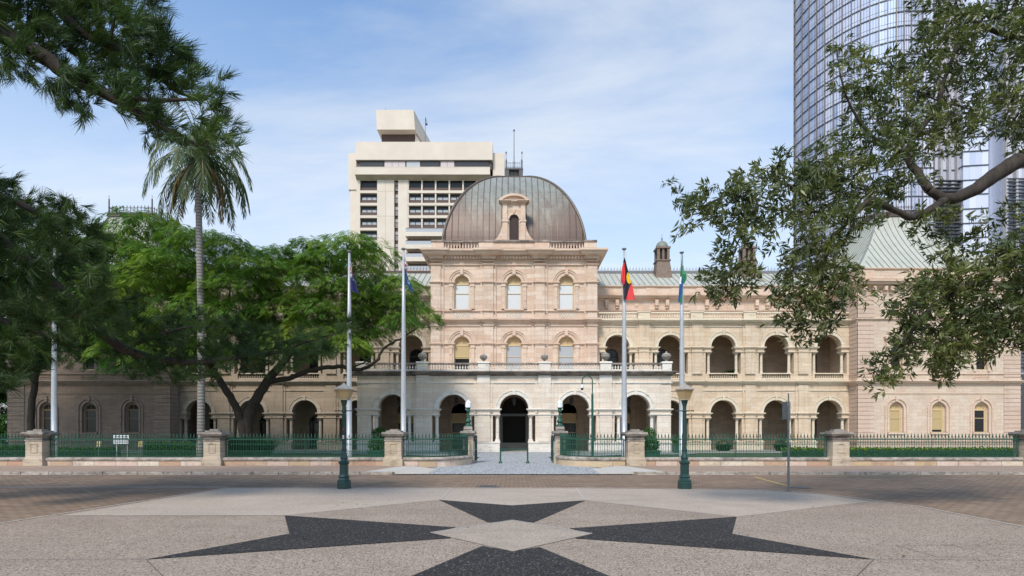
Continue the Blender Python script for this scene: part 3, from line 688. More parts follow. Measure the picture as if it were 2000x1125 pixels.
for z, h, o in ((12.45, .36, .30), (16.2, .20, .12), (13.45, .14, .10), (17.95, .14, .10), (10.22, .20, .12), (12.02, .12, .08), (18.35, .12, .07)):
    if z in (16.2, 10.22):      # impost courses break at the windows
        for a, b in ((-DW, -5.1 - .80), (-5.1 + .80, -.80), (.80, 5.1 - .80), (5.1 + .80, DW)):
            pl = [p for p in dp if a <= p[0] <= b]
            m = MB(); m.sweep(bpath(a, b, DY, pl, .3), string_prof(z, h, o)); m.build('impost', M['mpink'], BLD)
    else:
        m = MB(); m.sweep(bpath(-DW, DW, DY, dp, 12), string_prof(z, h, o)); m.build('string_course', M['mpink'] if z != 12.45 else M['mpink'], BLD)
for x in wx:
    for z0, zs, hw, bm, bl in ((7.2, 10.32, .78, None, 0), (13.75, 16.3, .74, 'blind', 1)):
        a = MB(); a.ring(x, zs, hw + .003, hw + .16, DY - .06, DY, seg=20); a.ring(x, zs, hw + .34, hw + .52, DY - .08, DY, seg=20); a.ring(x, zs, hw + .52, hw + .60, DY - .14, DY, seg=20)
        a.box(x - .17, x + .17, DY - .22, DY, zs + hw + .06, zs + hw + .72, .03); a.build('arch_moulding', M['mpink'], BLD)
        for s_ in (-1, 1):
            q = MB(); xx = x + s_ * (hw + .30); q.box(xx - .16, xx + .16, DY - .10, DY - .001, z0 + .02, zs - .35); q.box(xx - .21, xx + .21, DY - .15, DY - .001, zs - .35, zs - .12); q.box(xx - .20, xx + .20, DY - .14, DY - .001, z0 + .02, z0 + .25); q.build('window_pilaster', M['mpink'], BLD)
    arch_window(x, DY + .30, 13.75, 16.3, .74, M['blind'])
arch_window(-5.1, DY + .30, 7.2, 10.32, .78, M['blind_tan'], bl=.42)
arch_window(0, DY + .30, 7.2, 10.32, .78, M['blind_grey'], bl=.98)
arch_window(5.1, DY + .30, 7.2, 10.32, .78, M['blind_grey'], bl=1.0)
def lattice(x, y, z, wd, h, mat):
    """row of small interlaced rings below a window"""
    m = MB(); n = max(3, int(round(wd / (h * .62)))); s = wd / n; r = h * .40
    for k in range(n):
        for j, zz in enumerate((z + h * .30, z + h * .72)):
            cx = x - wd / 2 + s * (k + .5 + (.5 if j and k < n - 1 else 0)); P_ = [(cx + r * .85 * math.cos(t), y, zz + r * .8 * math.sin(t)) for t in [2 * math.pi * i / 10 for i in range(11)]]
            m.tube(P_, .035, 4, False)
    return m.build('lattice_panel', mat, BLD)
for x in wx:
    lattice(x, DY - .01, 12.93, 1.45, .42, M['mpale']); boxpart('window_sill', M['mpink'], x - .95, x + .95, DY - .2, DY + .3, 13.60, 13.75)
for x in wx:
    m = MB(); m.lathe(0, 0, [(.22, 0), (.22, .05), (.1, .07), (0, .07)], 16); m.v = [(x + a, DY - c, 18.18 + b) for a, b, c in m.v]; m.build('roundel', M['mpink'], BLD)
m = MB(); m.sweep(bpath(-DW, DW, DY, dp, 16.2), cornice_prof(18.55, .85, .80)); m.build('cornice', M['mpink'], BLD)
m = MB(); x = -DW - .1
while x < DW + .05: m.box(x, x + .13, DY - .42, DY - .05, 18.62, 18.82); x += .30
m.build('dentil_course', M['mpink'], BLD)
for s_ in (-1, 1):
    m = MB()
    for k in range(20): m.box(*( (DW + .05, DW + .42) if s_ > 0 else (-DW - .42, -DW - .05)), DY + k * .3, DY + k * .3 + .13, 18.62, 18.82)
    m.build('dentil_course', M['mpink'], BLD)
boxpart('roof_slab', M['mpink'], -DW - .3, DW + .3, DY - .3, DY + 16.2, 19.0, 19.38)
# roof parapet
dz0, dz1 = 19.42, 20.42
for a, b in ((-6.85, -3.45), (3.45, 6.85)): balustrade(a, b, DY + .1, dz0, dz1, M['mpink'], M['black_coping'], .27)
m = MB(); m.box(-2.0, 2.0, DY - .05, DY + .3, dz0, dz1 - .14); m.box(-1.75, 1.75, DY - .09, DY - .05, dz0 + .3, dz1 - .35); m.build('parapet', M['pink'], BLD)
for a, b in ((-8.05, -6.85), (-3.45, -2.0), (2.0, 3.45), (6.85, 8.05)): boxpart('parapet_pier', M['pink'], a, b, DY - .12, DY + .38, dz0, dz1 - .12)
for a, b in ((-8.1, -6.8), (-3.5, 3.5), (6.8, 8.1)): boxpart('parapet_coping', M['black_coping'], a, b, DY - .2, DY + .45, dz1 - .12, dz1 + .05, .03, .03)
for s_ in (-1, 1): boxpart('parapet', M['pink'], s_ * 7.9 - .15, s_ * 7.9 + .15, DY + .45, DY + 16, dz0, dz1)

# ---- dome: square plan, curved sides meeting at hips ----------------
DCY = DY + 8.6; DB = 20.3
XM, DPOW = 7.2, 1.8
def dome_z(X): return 20.0 + 10.2 * max(0, 1 - (X / XM) ** DPOW) ** (1 / DPOW)
tt = [math.sin(R(90) * k / 26) for k in range(27)]
prof = [(XM * t_, dome_z(XM * t_)) for t_ in tt]
prof = [(.95, dome_z(.95) + .01)] + [p for p in prof if p[0] > 1.1]
prof.append((XM, DB - .6))
m = MB()
for q in range(4):
    ca, sa = [(1, 0), (0, 1), (-1, 0), (0, -1)][q]
    m.T = lambda x, y, z, ca=ca, sa=sa: (x * ca - y * sa, DCY + x * sa + y * ca, z)
    for (xa, za), (xb, zb) in zip(prof, prof[1:]): m.add([(-xa, -xa, za), (xa, -xa, za), (xb, -xb, zb), (-xb, -xb, zb)], [(0, 1, 2, 3)])
m.T = None; m.add([(-1, DCY - 1, prof[0][1]), (1, DCY - 1, prof[0][1]), (1, DCY + 1, prof[0][1]), (-1, DCY + 1, prof[0][1])], [(0, 1, 2, 3)])
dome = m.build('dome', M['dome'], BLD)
m = MB()
for q in range(4):
    ca, sa = [(1, 0), (0, 1), (-1, 0), (0, -1)][q]
    m.T = lambda x, y, z, ca=ca, sa=sa: (x * ca - y * sa, DCY + x * sa + y * ca, z)
    for k in range(-11, 12):
        X = k * .625
        pts = [(X, -p[0] - .02, p[1] + .02) for p in prof if p[0] > abs(X) + .05]
        if len(pts) > 1: m.tube(pts, .045, 4)
m.build('standing_seam', M['dome_rib'], dome)
for sx, sy in ((-1, -1), (1, -1), (1, 1), (-1, 1)):
    m = MB(); m.tube([(sx * p[0], DCY + sy * p[0], p[1] + .03) for p in prof], .15, 8); m.build('hip_rib', M['dome_rib'], dome)
for sx in (-1, 1):
    m = MB(); m.box(sx * 5.75 - .42, sx * 5.75 + .42, DCY - XM - .25, DCY - XM + .8, DB, DB + .55); m.box(sx * 5.75 - .5, sx * 5.75 + .5, DCY - XM - .3, DCY - XM + .8, DB + .55, DB + .63); m.build('dome_hatch', M['copper'], dome)
# lantern deck on top
TZ = prof[0][1] + .05
dk = boxpart('roof_deck', M['iron_brown'], -1.05, 1.05, DCY - 1.05, DCY + 1.05, TZ - .15, TZ + .12)
m = MB()
for sx in (-1, 1):
    for sy in (-1, 1): m.box(sx * .76 - .2, sx * .76 + .2, DCY + sy * .76 - .2, DCY + sy * .76 + .2, TZ + .12, TZ + .95)
for k in range(-3, 4):
    for sy in (-.76, .76): m.box(k * .15 - .03, k * .15 + .03, DCY + sy - .03, DCY + sy + .03, TZ + .12, TZ + .85)
m.box(-1.0, 1.0, DCY - 1.0, DCY + 1.0, TZ + .85, TZ + 1.02); m.build('deck_parapet', M['iron'], dk)
m = MB()
for sx in (-1, 1):
    for sy in (-1, 1):
        m.lathe(sx * .88, DCY + sy * .88, [(.07, TZ + 1.0), (.07, TZ + 1.7), (.10, TZ + 1.75), (.03, TZ + 1.9), (.02, TZ + 2.7), (.10, TZ + 2.75), (.0, TZ + 2.95)], 6)
        m.tube([(sx * .88 - .14, DCY + sy * .88, TZ + 2.62), (sx * .88 + .14, DCY + sy * .88, TZ + 2.62)], .02, 4)
for sy in (-1, 1):
    for zz in (1.15, 1.62): m.tube([(-.88, DCY + sy * .88, TZ + zz), (.88, DCY + sy * .88, TZ + zz)], .025, 4)
    for k in range(-4, 5): m.tube([(k * .19, DCY + sy * .88, TZ + 1.1), (k * .19, DCY + sy * .88, TZ + 1.62 + (.18 if k % 2 else .02))], .018, 4)
for sx in (-1, 1):
    for zz in (1.15, 1.62): m.tube([(sx * .88, DCY - .88, TZ + zz), (sx * .88, DCY + .88, TZ + zz)], .025, 4)
m.build('deck_railing', M['iron'], dk)
m = MB(); m.lathe(0, DCY, [(.08, TZ), (.07, TZ + 2), (.10, TZ + 2.05), (.055, TZ + 2.15), (.035, TZ + 5.6), (.11, TZ + 5.66), (.11, TZ + 5.78), (0, TZ + 5.85)], 8); m.build('mast', M['iron_pale'], dk)

# ---- dormer -------------------------------------------------------
OY = DY + .55; hwv = .60
zf = 20.4
m = MB(); m.wall(-1.15, 1.15, zf, 24.3, OY, OY + .5, [(0, .47, zf + .12, 22.75, True)])
def vol(s_):    # flared shoulder
    n = 10; pts = [(s_ * 1.15, 22.6)] + [(s_ * (1.15 + 1.35 * (1 - math.cos(R(90) * k / n))), 22.6 - 2.1 * math.sin(R(90) * k / n)) for k in range(1, n + 1)] + [(s_ * 2.5, zf), (s_ * 1.15, zf)]
    m.add([(x, OY, z) for x, z in pts] + [(x, OY + .5, z) for x, z in pts], [tuple(range(len(pts))), tuple(range(2 * len(pts) - 1, len(pts) - 1, -1))] + [(i, (i + 1) % len(pts), len(pts) + (i + 1) % len(pts), len(pts) + i) for i in range(len(pts))])
vol(-1); vol(1); m.box(-1.1, 1.1, OY + .5, OY + 3.5, 22, 24.25)
dm = m.build('dormer', M['pink'], BLD)
for s_ in (-1, 1):
    q = MB(); q.box(s_ * .88 - .25, s_ * .88 + .25, OY - .14, OY - .001, zf, 22.45); q.box(s_ * .88 - .32, s_ * .88 + .32, OY - .2, OY - .001, 22.45, 22.65); q.box(s_ * .88 - .22, s_ * .88 + .22, OY - .14, OY - .001, 22.65, 24.25); q.build('dormer_pilaster', M['mpink'], dm)
q = MB(); q.ring(0, 22.75, .47, .66, OY - .08, OY); q.box(-.1, .1, OY - .14, OY, 23.35, 23.75); q.build('arch_moulding', M['mpink'], dm)
q = MB(); q.sweep(bpath(-1.15, 1.15, OY, [(-.88, .25, .14), (.88, .25, .14)], .5), cornice_prof(24.2, .3, .3)); q.build('dormer_cornice', M['mpink'], dm)
q = MB(); seg = 14; rr = 2.05; a0 = math.acos(1.42 / rr)
zc = 24.5 - rr * math.sin(a0)
def arcpts(r_): return [(r_ * math.cos(a0 + (math.pi - 2 * a0) * k / seg), zc + r_ * math.sin(a0 + (math.pi - 2 * a0) * k / seg)) for k in range(seg + 1)]
ou, inn = arcpts(rr + .12), arcpts(rr - .10)
for yy0, yy1, A, B in ((OY - .32, OY + .5, ou, inn),):
    for k in range(seg):
        (a, b), (c, d), (e_, f_), (g_, h_) = A[k], A[k + 1], B[k + 1], B[k]
        q.add([(a, yy0, b), (c, yy0, d), (e_, yy0, f_), (g_, yy0, h_), (a, yy1, b), (c, yy1, d), (e_, yy1, f_), (g_, yy1, h_)], [(0, 1, 2, 3), (0, 4, 5, 1), (3, 2, 6, 7), (4, 7, 6, 5)])
tp = arcpts(rr - .1); q.add([(x, OY - .05, z) for x, z in tp] + [(x, OY + .5, z) for x, z in tp], [tuple(range(len(tp))), tuple(range(2 * len(tp) - 1, len(tp) - 1, -1))])
q.build('pediment', M['mpink'], dm)
q = MB(); q.arch_panel(0, zf + .12, 22.75, .47, OY + .22)
for k in range(26): q.box(-.45, .45, OY + .16, OY + .2, zf + .15 + k * .10, zf + .20 + k * .10)
q.build('louvre', M['iron_brown'], dm)

# ---- arcaded wings ------------------------------------------------
WY = 55.6; wc = [10.2, 15.43, 20.66, 25.89, 31.12]
WX0, WX1 = 8.1, 33.2
def wing(s_):
    st, mm = (M['warm'], M['mwarm']) if s_ > 0 else (M['left'], M['mleft'])
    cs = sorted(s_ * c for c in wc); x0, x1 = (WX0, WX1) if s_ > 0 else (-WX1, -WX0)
    gx0, gx1 = (13.75, WX1) if s_ > 0 else (-WX1, -13.75); gcs = [c for c in cs if abs(c) > 14]
    arcade(gx0, gx1, gcs, WY, 0, .85, 3.1, 3.66, 1.26, 6.4, st, mm, pil=.5, colr=.15, gap=.22)
    arcade(x0, x1, cs, WY, 7.5, 7.5, 9.6, 10.16, 1.20, 12.4, st, mm, pil=.5, colr=.14, gap=.22)
    m = MB(); m.wall(x0, x1, 6.4, 7.5, WY, WY + .75, [(c, 1.42, 6.95, 7.5, False) for c in cs]); m.build('spandrel_wall', st, BLD)
    pl = [((cs[i] + cs[i + 1]) / 2, .5, .10) for i in range(4)]
    for z, h, o in ((5.75, .14, .07), (12.05, .12, .06)):
        m = MB(); m.sweep(bpath(x0 if z > 10 else gx0, x1 if z > 10 else gx1, WY, [p for p in pl if abs(p[0]) > 14 or z > 10], 0), string_prof(z, h, o)); m.build('string_course', mm, BLD)
    m = MB(); m.sweep(bpath(x0, x1, WY, pl, 0), cornice_prof(6.42, .38, .34)); m.build('cornice', mm, BLD)
    m = MB(); m.sweep(bpath(x0, x1, WY, pl, 0), cornice_prof(12.38, .42, .42)); m.build('cornice', mm, BLD)
    for c in cs: balustrade(c - 1.42, c + 1.42, WY + .25, 6.97, 7.6, mm, mm, .21, rail=.10)
    m = MB(); m.box(x0, x1, WY + .1, 59.0, 12.4, 12.76); m.box(x0, x1, WY + .1, 59.0, 6.5, 6.9); m.build('gallery_floor', mm, BLD)
    # roof terrace balustrade
    ed = [x0] + [p[0] for p in pl] + [x1]
    for i in range(5):
        a, b = ed[i] + (.62 if i else .15), ed[i + 1] - (.62 if i < 4 else .15)
        balustrade(a, b, WY + .15, 12.84, 13.6, mm, mm, .24)
    for p in pl:
        m = MB(); m.box(p[0] - .6, p[0] + .6, WY - .05, WY + .4, 12.84, 13.58); m.box(p[0] - .66, p[0] + .66, WY - .1, WY + .45, 13.58, 13.70); m.build('pedestal', mm, BLD)
    # inner wall of the galleries with doors
    m = MB(); m.wall(x0, x1, 0, 12.4, 59.0, 59.6, [])
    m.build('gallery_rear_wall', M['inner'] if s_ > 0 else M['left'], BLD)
    for k, c in enumerate(wc[:2] if s_ > 0 else wc):
        for zb in ((7.0,) if k == 0 else (0.1, 7.0)):
            if s_ > 0 and zb < 1: continue
            arch_window(s_ * c, 58.88, zb, zb + 2.7, .72, None, frame=M['dark_wood'], fan=None)
    if s_ > 0:
        for zz in ((.0, 6.4), (6.9, 12.4)):
            q = MB(); q.tube([(31.5, 58.8, zz[0]), (31.5, 58.8, zz[1])], .10, 8); q.build('downpipe', M['iron_brown'], BLD)
    # attic storey set back
    up = M['pink'] if s_ > 0 else M['left']; um = M['mpink'] if s_ > 0 else M['mleft']
    m = MB(); m.wall(x0, x1, 12.4, 17.0, 59.0, 59.6, []); m.build('attic_wall', up, BLD)
    m = MB(); m.sweep(bpath(x0, x1, 59.0, (), 0), cornice_prof(15.5, .55, .55)); m.sweep(bpath(x0, x1, 59.0, (), 0), string_prof(14.4, .12, .08)); m.build('attic_cornice', um, BLD)
    m = MB(); m.sweep(bpath(x0, x1, 59.0, (), 0), string_prof(16.86, .22, .12)); m.sweep(bpath(x0, x1, 59.0, (), 0), string_prof(16.1, .14, .10))
    x = x0 + 1.1
    while x < x1 - 1: m.box(x - .6, x + .6, 58.93, 59.0, 16.2, 16.86); x += 5.23 / 2
    m.build('parapet_moulding', um, BLD)
    for c in cs:
        for d in (-.55, .55): q = MB(); q.box(c + d - .17, c + d + .17, 58.62, 59.0, 14.95, 15.55); q.box(c + d - .13, c + d + .13, 58.75, 59.0, 14.70, 14.95); q.build('cornice_bracket', um, BLD)
        q = MB(); q.lathe(0, 0, [(.2, 0), (.2, .05), (.1, .07), (0, .07)], 14); q.v = [(c + 2.6 + a, 59.0 - cc, 15.05 + b) for a, b, cc in q.v]; q.build('roundel', um, BLD)
    # roof
    m = MB(); m.add([(x0, 59.3, 17.05), (x1 + s_ * 0, 59.3, 17.05), (x1, 64.5, 19.95), (x0, 64.5, 19.95), (x0, 69.5, 17.05), (x1, 69.5, 17.05)], [(0, 1, 2, 3), (3, 2, 5, 4)])
    rf = m.build('roof', M['roof'], BLD)
    m = MB(); x = x0 + .3
    while x < x1: m.tube([(x, 59.3, 17.08), (x, 64.5, 19.98)], .035, 4); x += .62
    m.build('standing_seam', M['seam'], rf)
    m = MB(); m.box(x0, x1, 64.38, 64.62, 19.95, 20.22); x = x0 + .15
    while x < x1:
        m.tube([(x, 64.5, 20.2), (x, 64.5, 20.72)], .02, 4, False)
        m.tube([(x - .11, 64.5, 20.42), (x, 64.5, 20.55), (x + .11, 64.5, 20.42), (x, 64.5, 20.3), (x - .11, 64.5, 20.42)], .016, 3, False); m.tube([(x - .18, 64.5, 20.22), (x - .09, 64.5, 20.38)], .016, 3, False)
        x += .36
    m.build('ridge_cresting', M['iron_pale'] if s_ > 0 else M['iron_brown'], rf)
    for c in ((16.7, 26.3) if s_ > 0 else ()):
        q = MB(); cy = 63.6
        q.box(c - .92, c + .92, cy - .92, cy + .92, 18.9, 20.9, .22, .22)
        q.box(c - .80, c + .80, cy - .80, cy + .80, 20.9, 21.05)
        for sx in (-1, 1):
            for sy in (-1, 1): q.box(c + sx * .55 - .14, c + sx * .55 + .14, cy + sy * .55 - .14, cy + sy * .55 + .14, 21.05, 22.3)
        q.box(c - .12, c + .12, cy - .62, cy - .44, 21.05, 22.3); q.box(c - .78, c + .78, cy - .78, cy + .78, 22.3, 22.5)
        v_ = q.build('roof_ventilator', M['copper'], rf)
        q = MB(); q.box(c - .5, c + .5, cy - .5, cy + .5, 21.05, 22.3); q.build('louvre_core', M['dark'], rf)
        q = MB(); q.lathe(c, cy, [(.72, 22.5), (.70, 22.7), (.60, 22.95), (.42, 23.18), (.18, 23.3), (.08, 23.36), (.07, 23.5), (.11, 23.58), (.03, 23.7), (.02, 24.1), (0, 24.15)], 12); q.build('ventilator_cap', M['seam'], rf)
wing(1); wing(-1)

# ---- corner pavilions ----------------------------------------------
VY = 54.3; VC, VH = 40.95, 7.85
def pavilion(s_):
    X0, X1 = s_ * VC - VH, s_ * VC + VH; cs = [s_ * VC + d for d in (-4.1, 0, 4.1)]
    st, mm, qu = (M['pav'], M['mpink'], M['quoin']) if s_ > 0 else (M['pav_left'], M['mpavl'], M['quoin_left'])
    m = MB()
    m.wall(X0, X1, 0, 6.6, VY, VY + .6, [(c, .70, 1.7, 3.95, True) for c in cs])
    m.wall(X0, X1, 6.6, 12.4, VY, VY + .6, [(c, .55, 7.75, 10.2, False) for c in cs])
    m.wall(X0, X1, 12.4, 17.5, VY, VY + .6, [(c, .47, 12.92, 14.35, False) for c in cs])
    m.build('pavilion_wall', st, BLD)
    m = MB()
    for s2 in (-1, 1):
        m.T = lambda x, y, z, s2=s2: ((X1 if s2 > 0 else X0) - s2 * (y - VY), x, z)
        m.wall(VY + .6, VY + 15.7, 0, 17.5, VY, VY + .6, [])
    m.T = None; m.box(X0, X1, VY + 15.7, VY + 16.3, 0, 17.5); m.build('side_wall', st, BLD)
    for a in (X0, X1 - 1.6):
        q = MB(); z = .9
        while z < 15.6:
            h = .41
            if not (6.25 < z < 6.95 or 12.3 < z < 12.7): q.box(a - (.06 if a == X0 else 0), a + 1.6 + (.06 if a != X0 else 0), VY - .06, VY - .001, z + .02, min(z + h - .02, 16.2), .012, .0)
            z += h
        # side returns
        for k in range(36):
            z = .9 + k * .41
            xx = (X0 - .06, X0 - .001) if a == X0 else (X1 + .001, X1 + .06)
            if z < 15.6: q.box(*xx, VY - .06, VY + 1.2, z + .02, z + .39)
        q.build('quoin', qu, BLD)
    full = [(X0, VY + 6), (X0, VY), (X1, VY), (X1, VY + 6)]
    for nm, pr in (('plinth_course', string_prof(.75, .18, .1)), ('string_course', string_prof(7.25, .14, .08)), ('cornice', cornice_prof(6.30, .42, .36)), ('string_course', string_prof(5.4, .10, .05)), ('string_course', string_prof(12.5, .22, .14)), ('cornice', cornice_prof(15.6, .7, .62)), ('parapet_moulding', string_prof(17.35, .22, .12)), ('string_course', string_prof(16.45, .12, .08))):
        m = MB(); m.sweep(full, pr); m.build(nm, mm, BLD)
    for d in (-7.3, -6.4, -5.3, -4.7, -3.5, -2.0, -.6, .6, 2.0, 3.5, 4.7, 5.3, 6.4, 7.3):
        m = MB(); xx = s_ * VC + d; m.box(xx - .15, xx + .15, VY - .42, VY - .001, 15.35, 15.75); m.box(xx - .11, xx + .11, VY - .22, VY - .001, 15.05, 15.35); m.build('cornice_bracket', mm, BLD)
    for a, b in ((X0, X0 + 1.6), (X0 + 4.9, X0 + 6.1), (X1 - 6.1, X1 - 4.9), (X1 - 1.6, X1)): boxpart('parapet_pier', mm, a, b, VY - .08, VY - .001, 16.55, 17.35)
    for i, c in enumerate(cs):
        # ground floor: arched sash windows
        a = MB(); a.ring(c, 3.95, .70, .86, VY - .05, VY, legs=2.2); a.ring(c, 3.95, .98, 1.12, VY - .09, VY, legs=3.0); a.box(c - .14, c + .14, VY - .16, VY, 4.7, 5.2, .03); a.build('arch_moulding', mm, BLD)
        arch_window(c, VY + .25, 1.7, 3.95, .58, None if (s_ < 0 or i == 2) else M['blind_tan'], frame=M['cream'] if s_ > 0 else M['shaded_frame'], bl=.85 if i else 1, fan=M['tan_panel'] if s_ > 0 else M['dark'], fw=.12)  # left frames and fanlights take dark colours that stand for the shade
        boxpart('window_sill', mm, c - .85, c + .85, VY - .14, VY + .25, 1.56, 1.7)
        q = MB(); q.box(c - .70, c - .58, VY + .2, VY + .4, 1.7, 3.95); q.box(c + .58, c + .70, VY + .2, VY + .4, 1.7, 3.95); q.ring(c, 3.95, .56, .71, VY + .2, VY + .4); q.build('window_reveal', mm, BLD)
        # first floor: pedimented
        sash(c, VY + .2, 7.75, 10.2, .55, mm)
        q = MB(); q.box(c - .80, c - .55, VY - .09, VY - .001, 7.6, 10.4); q.box(c + .55, c + .80, VY - .09, VY - .001, 7.6, 10.4); q.box(c - .85, c + .85, VY - .12, VY - .001, 10.2, 10.75)
        for s2 in (-1, 1): q.box(c + s2 * .95 - .13, c + s2 * .95 + .13, VY - .28, VY - .001, 9.9, 10.75, .03)
        q.box(c - 1.2, c + 1.2, VY - .34, VY - .001, 10.75, 10.92)
        q.add([(c - 1.25, VY - .34, 10.92), (c + 1.25, VY - .34, 10.92), (c, VY - .34, 11.62), (c - 1.25, VY, 10.92), (c + 1.25, VY, 10.92), (c, VY, 11.62)], [(0, 1, 2), (0, 2, 5, 3), (1, 4, 5, 2)])
        q.build('window_surround', mm, BLD)
        lattice(c, VY - .01, 6.88, 1.6, .36, mm)
    # top floor windows: openings read as recesses in front of the wall line
    for c in cs:
        q = MB(); q.box(c - .72, c - .47, VY - .08, VY - .001, 12.9, 14.6); q.box(c + .47, c + .72, VY - .08, VY - .001, 12.9, 14.6); q.box(c - .72, c + .72, VY - .08, VY - .001, 14.35, 14.62); q.box(c - .85, c + .85, VY - .16, VY - .001, 12.78, 12.92); q.build('window_surround', mm, BLD)
        sash(c, VY + .2, 12.92, 14.35, .47, mm)
    # flared truncated roof
    RZ0, RZ1 = 17.5, 24.85; cy = VY + 8.15; n = 12
    pr = []
    for k in range(n + 1):
        t = k / n; hx = VH - .15 + (2.3 - VH + .15) * (1 - (1 - t) ** 1.4) ; pr.append((hx, RZ0 + (RZ1 - RZ0) * t))
    m = MB(); cx = s_ * VC
    for ca, sa in ((1, 0), (0, 1), (-1, 0), (0, -1)):
        m.T = lambda x, y, z, ca=ca, sa=sa: (cx + x * ca - y * sa, cy + x * sa + y * ca, z)
        for (ha, za), (hb, zb) in zip(pr, pr[1:]): m.add([(-ha, -ha, za), (ha, -ha, za), (hb, -hb, zb), (-hb, -hb, zb)], [(0, 1, 2, 3)])
    m.T = None; rf = m.build('pavilion_roof', M['roof'], BLD)
    m = MB()
    for ca, sa in ((1, 0), (0, 1), (-1, 0), (0, -1)):
        m.T = lambda x, y, z, ca=ca, sa=sa: (cx + x * ca - y * sa, cy + x * sa + y * ca, z)
        for k in range(-12, 13):
            X = k * .6; pts = [(X, -h - .02, z + .02) for h, z in pr if h >= abs(X)]
            if len(pts) > 1: m.tube(pts, .035, 4, False)
        m.tube([(h, -h, z + .02) for h, z in pr], .09, 6)
    m.T = None; m.build('standing_seam', M['seam'], rf)
    m = MB(); m.box(cx - 2.45, cx + 2.45, cy - 2.45, cy + 2.45, RZ1 - .1, RZ1 + .25); m.box(cx - 1.4, cx + 1.4, cy - 1.4, cy + 1.4, RZ1 + .25, RZ1 + .75, .2, .2); m.build('roof_deck', M['iron_brown'], rf)
    m = MB()
    for ca, sa in ((1, 0), (0, 1), (-1, 0), (0, -1)):
        m.T = lambda x, y, z, ca=ca, sa=sa: (cx + x * ca - y * sa, cy + x * sa + y * ca, z)
        for zz in (.38, .85): m.tube([(-2.3, -2.3, RZ1 + zz), (2.3, -2.3, RZ1 + zz)], .03, 4)
        for k in range(-6, 7):
            x = k * .38; m.tube([(x, -2.3, RZ1 + .25), (x, -2.3, RZ1 + 1.12)], .025, 4)
            m.tube([(x - .12, -2.3, RZ1 + .9), (x, -2.3, RZ1 + 1.02), (x + .12, -2.3, RZ1 + .9)], .02, 4); m.tube([(x - .15, -2.3, RZ1 + .45), (x, -2.3, RZ1 + .7), (x + .15, -2.3, RZ1 + .45)], .02, 4)
        m.tube([(-2.3, -2.3, RZ1 + .25), (-2.3, -2.3, RZ1 + 1.8)], .07, 6); m.tube([(-2.3, -2.3, RZ1 + 1.8), (-2.3, -2.3, RZ1 + 2.2)], .02, 4)
    m.T = None; m.build('deck_railing', M['iron_brown'], rf)
def sash(x, y, zb, zt, hw, mm):
    m = MB(); m.box(x - hw, x - hw + .07, y, y + .08, zb, zt); m.box(x + hw - .07, x + hw, y, y + .08, zb, zt); m.box(x - hw + .07, x + hw - .07, y + .002, y + .08, zt - .07, zt); m.box(x - hw + .07, x + hw - .07, y + .002, y + .08, zb, zb + .08); zm = (zb + zt) / 2; m.box(x - hw + .07, x + hw - .07, y + .003, y + .07, zm - .03, zm + .03)
    w_ = m.build('window', M['cream'], BLD); p = MB(); p.add([(x - hw + .02, y + .04, zb + .02), (x + hw - .02, y + .04, zb + .02), (x + hw - .02, y + .04, zt - .02), (x - hw + .02, y + .04, zt - .02)], [(0, 1, 2, 3)]); p.build('pane', M['glass'], w_)
pavilion(1); pavilion(-1)
for o in BLD.children_recursive:
    pass

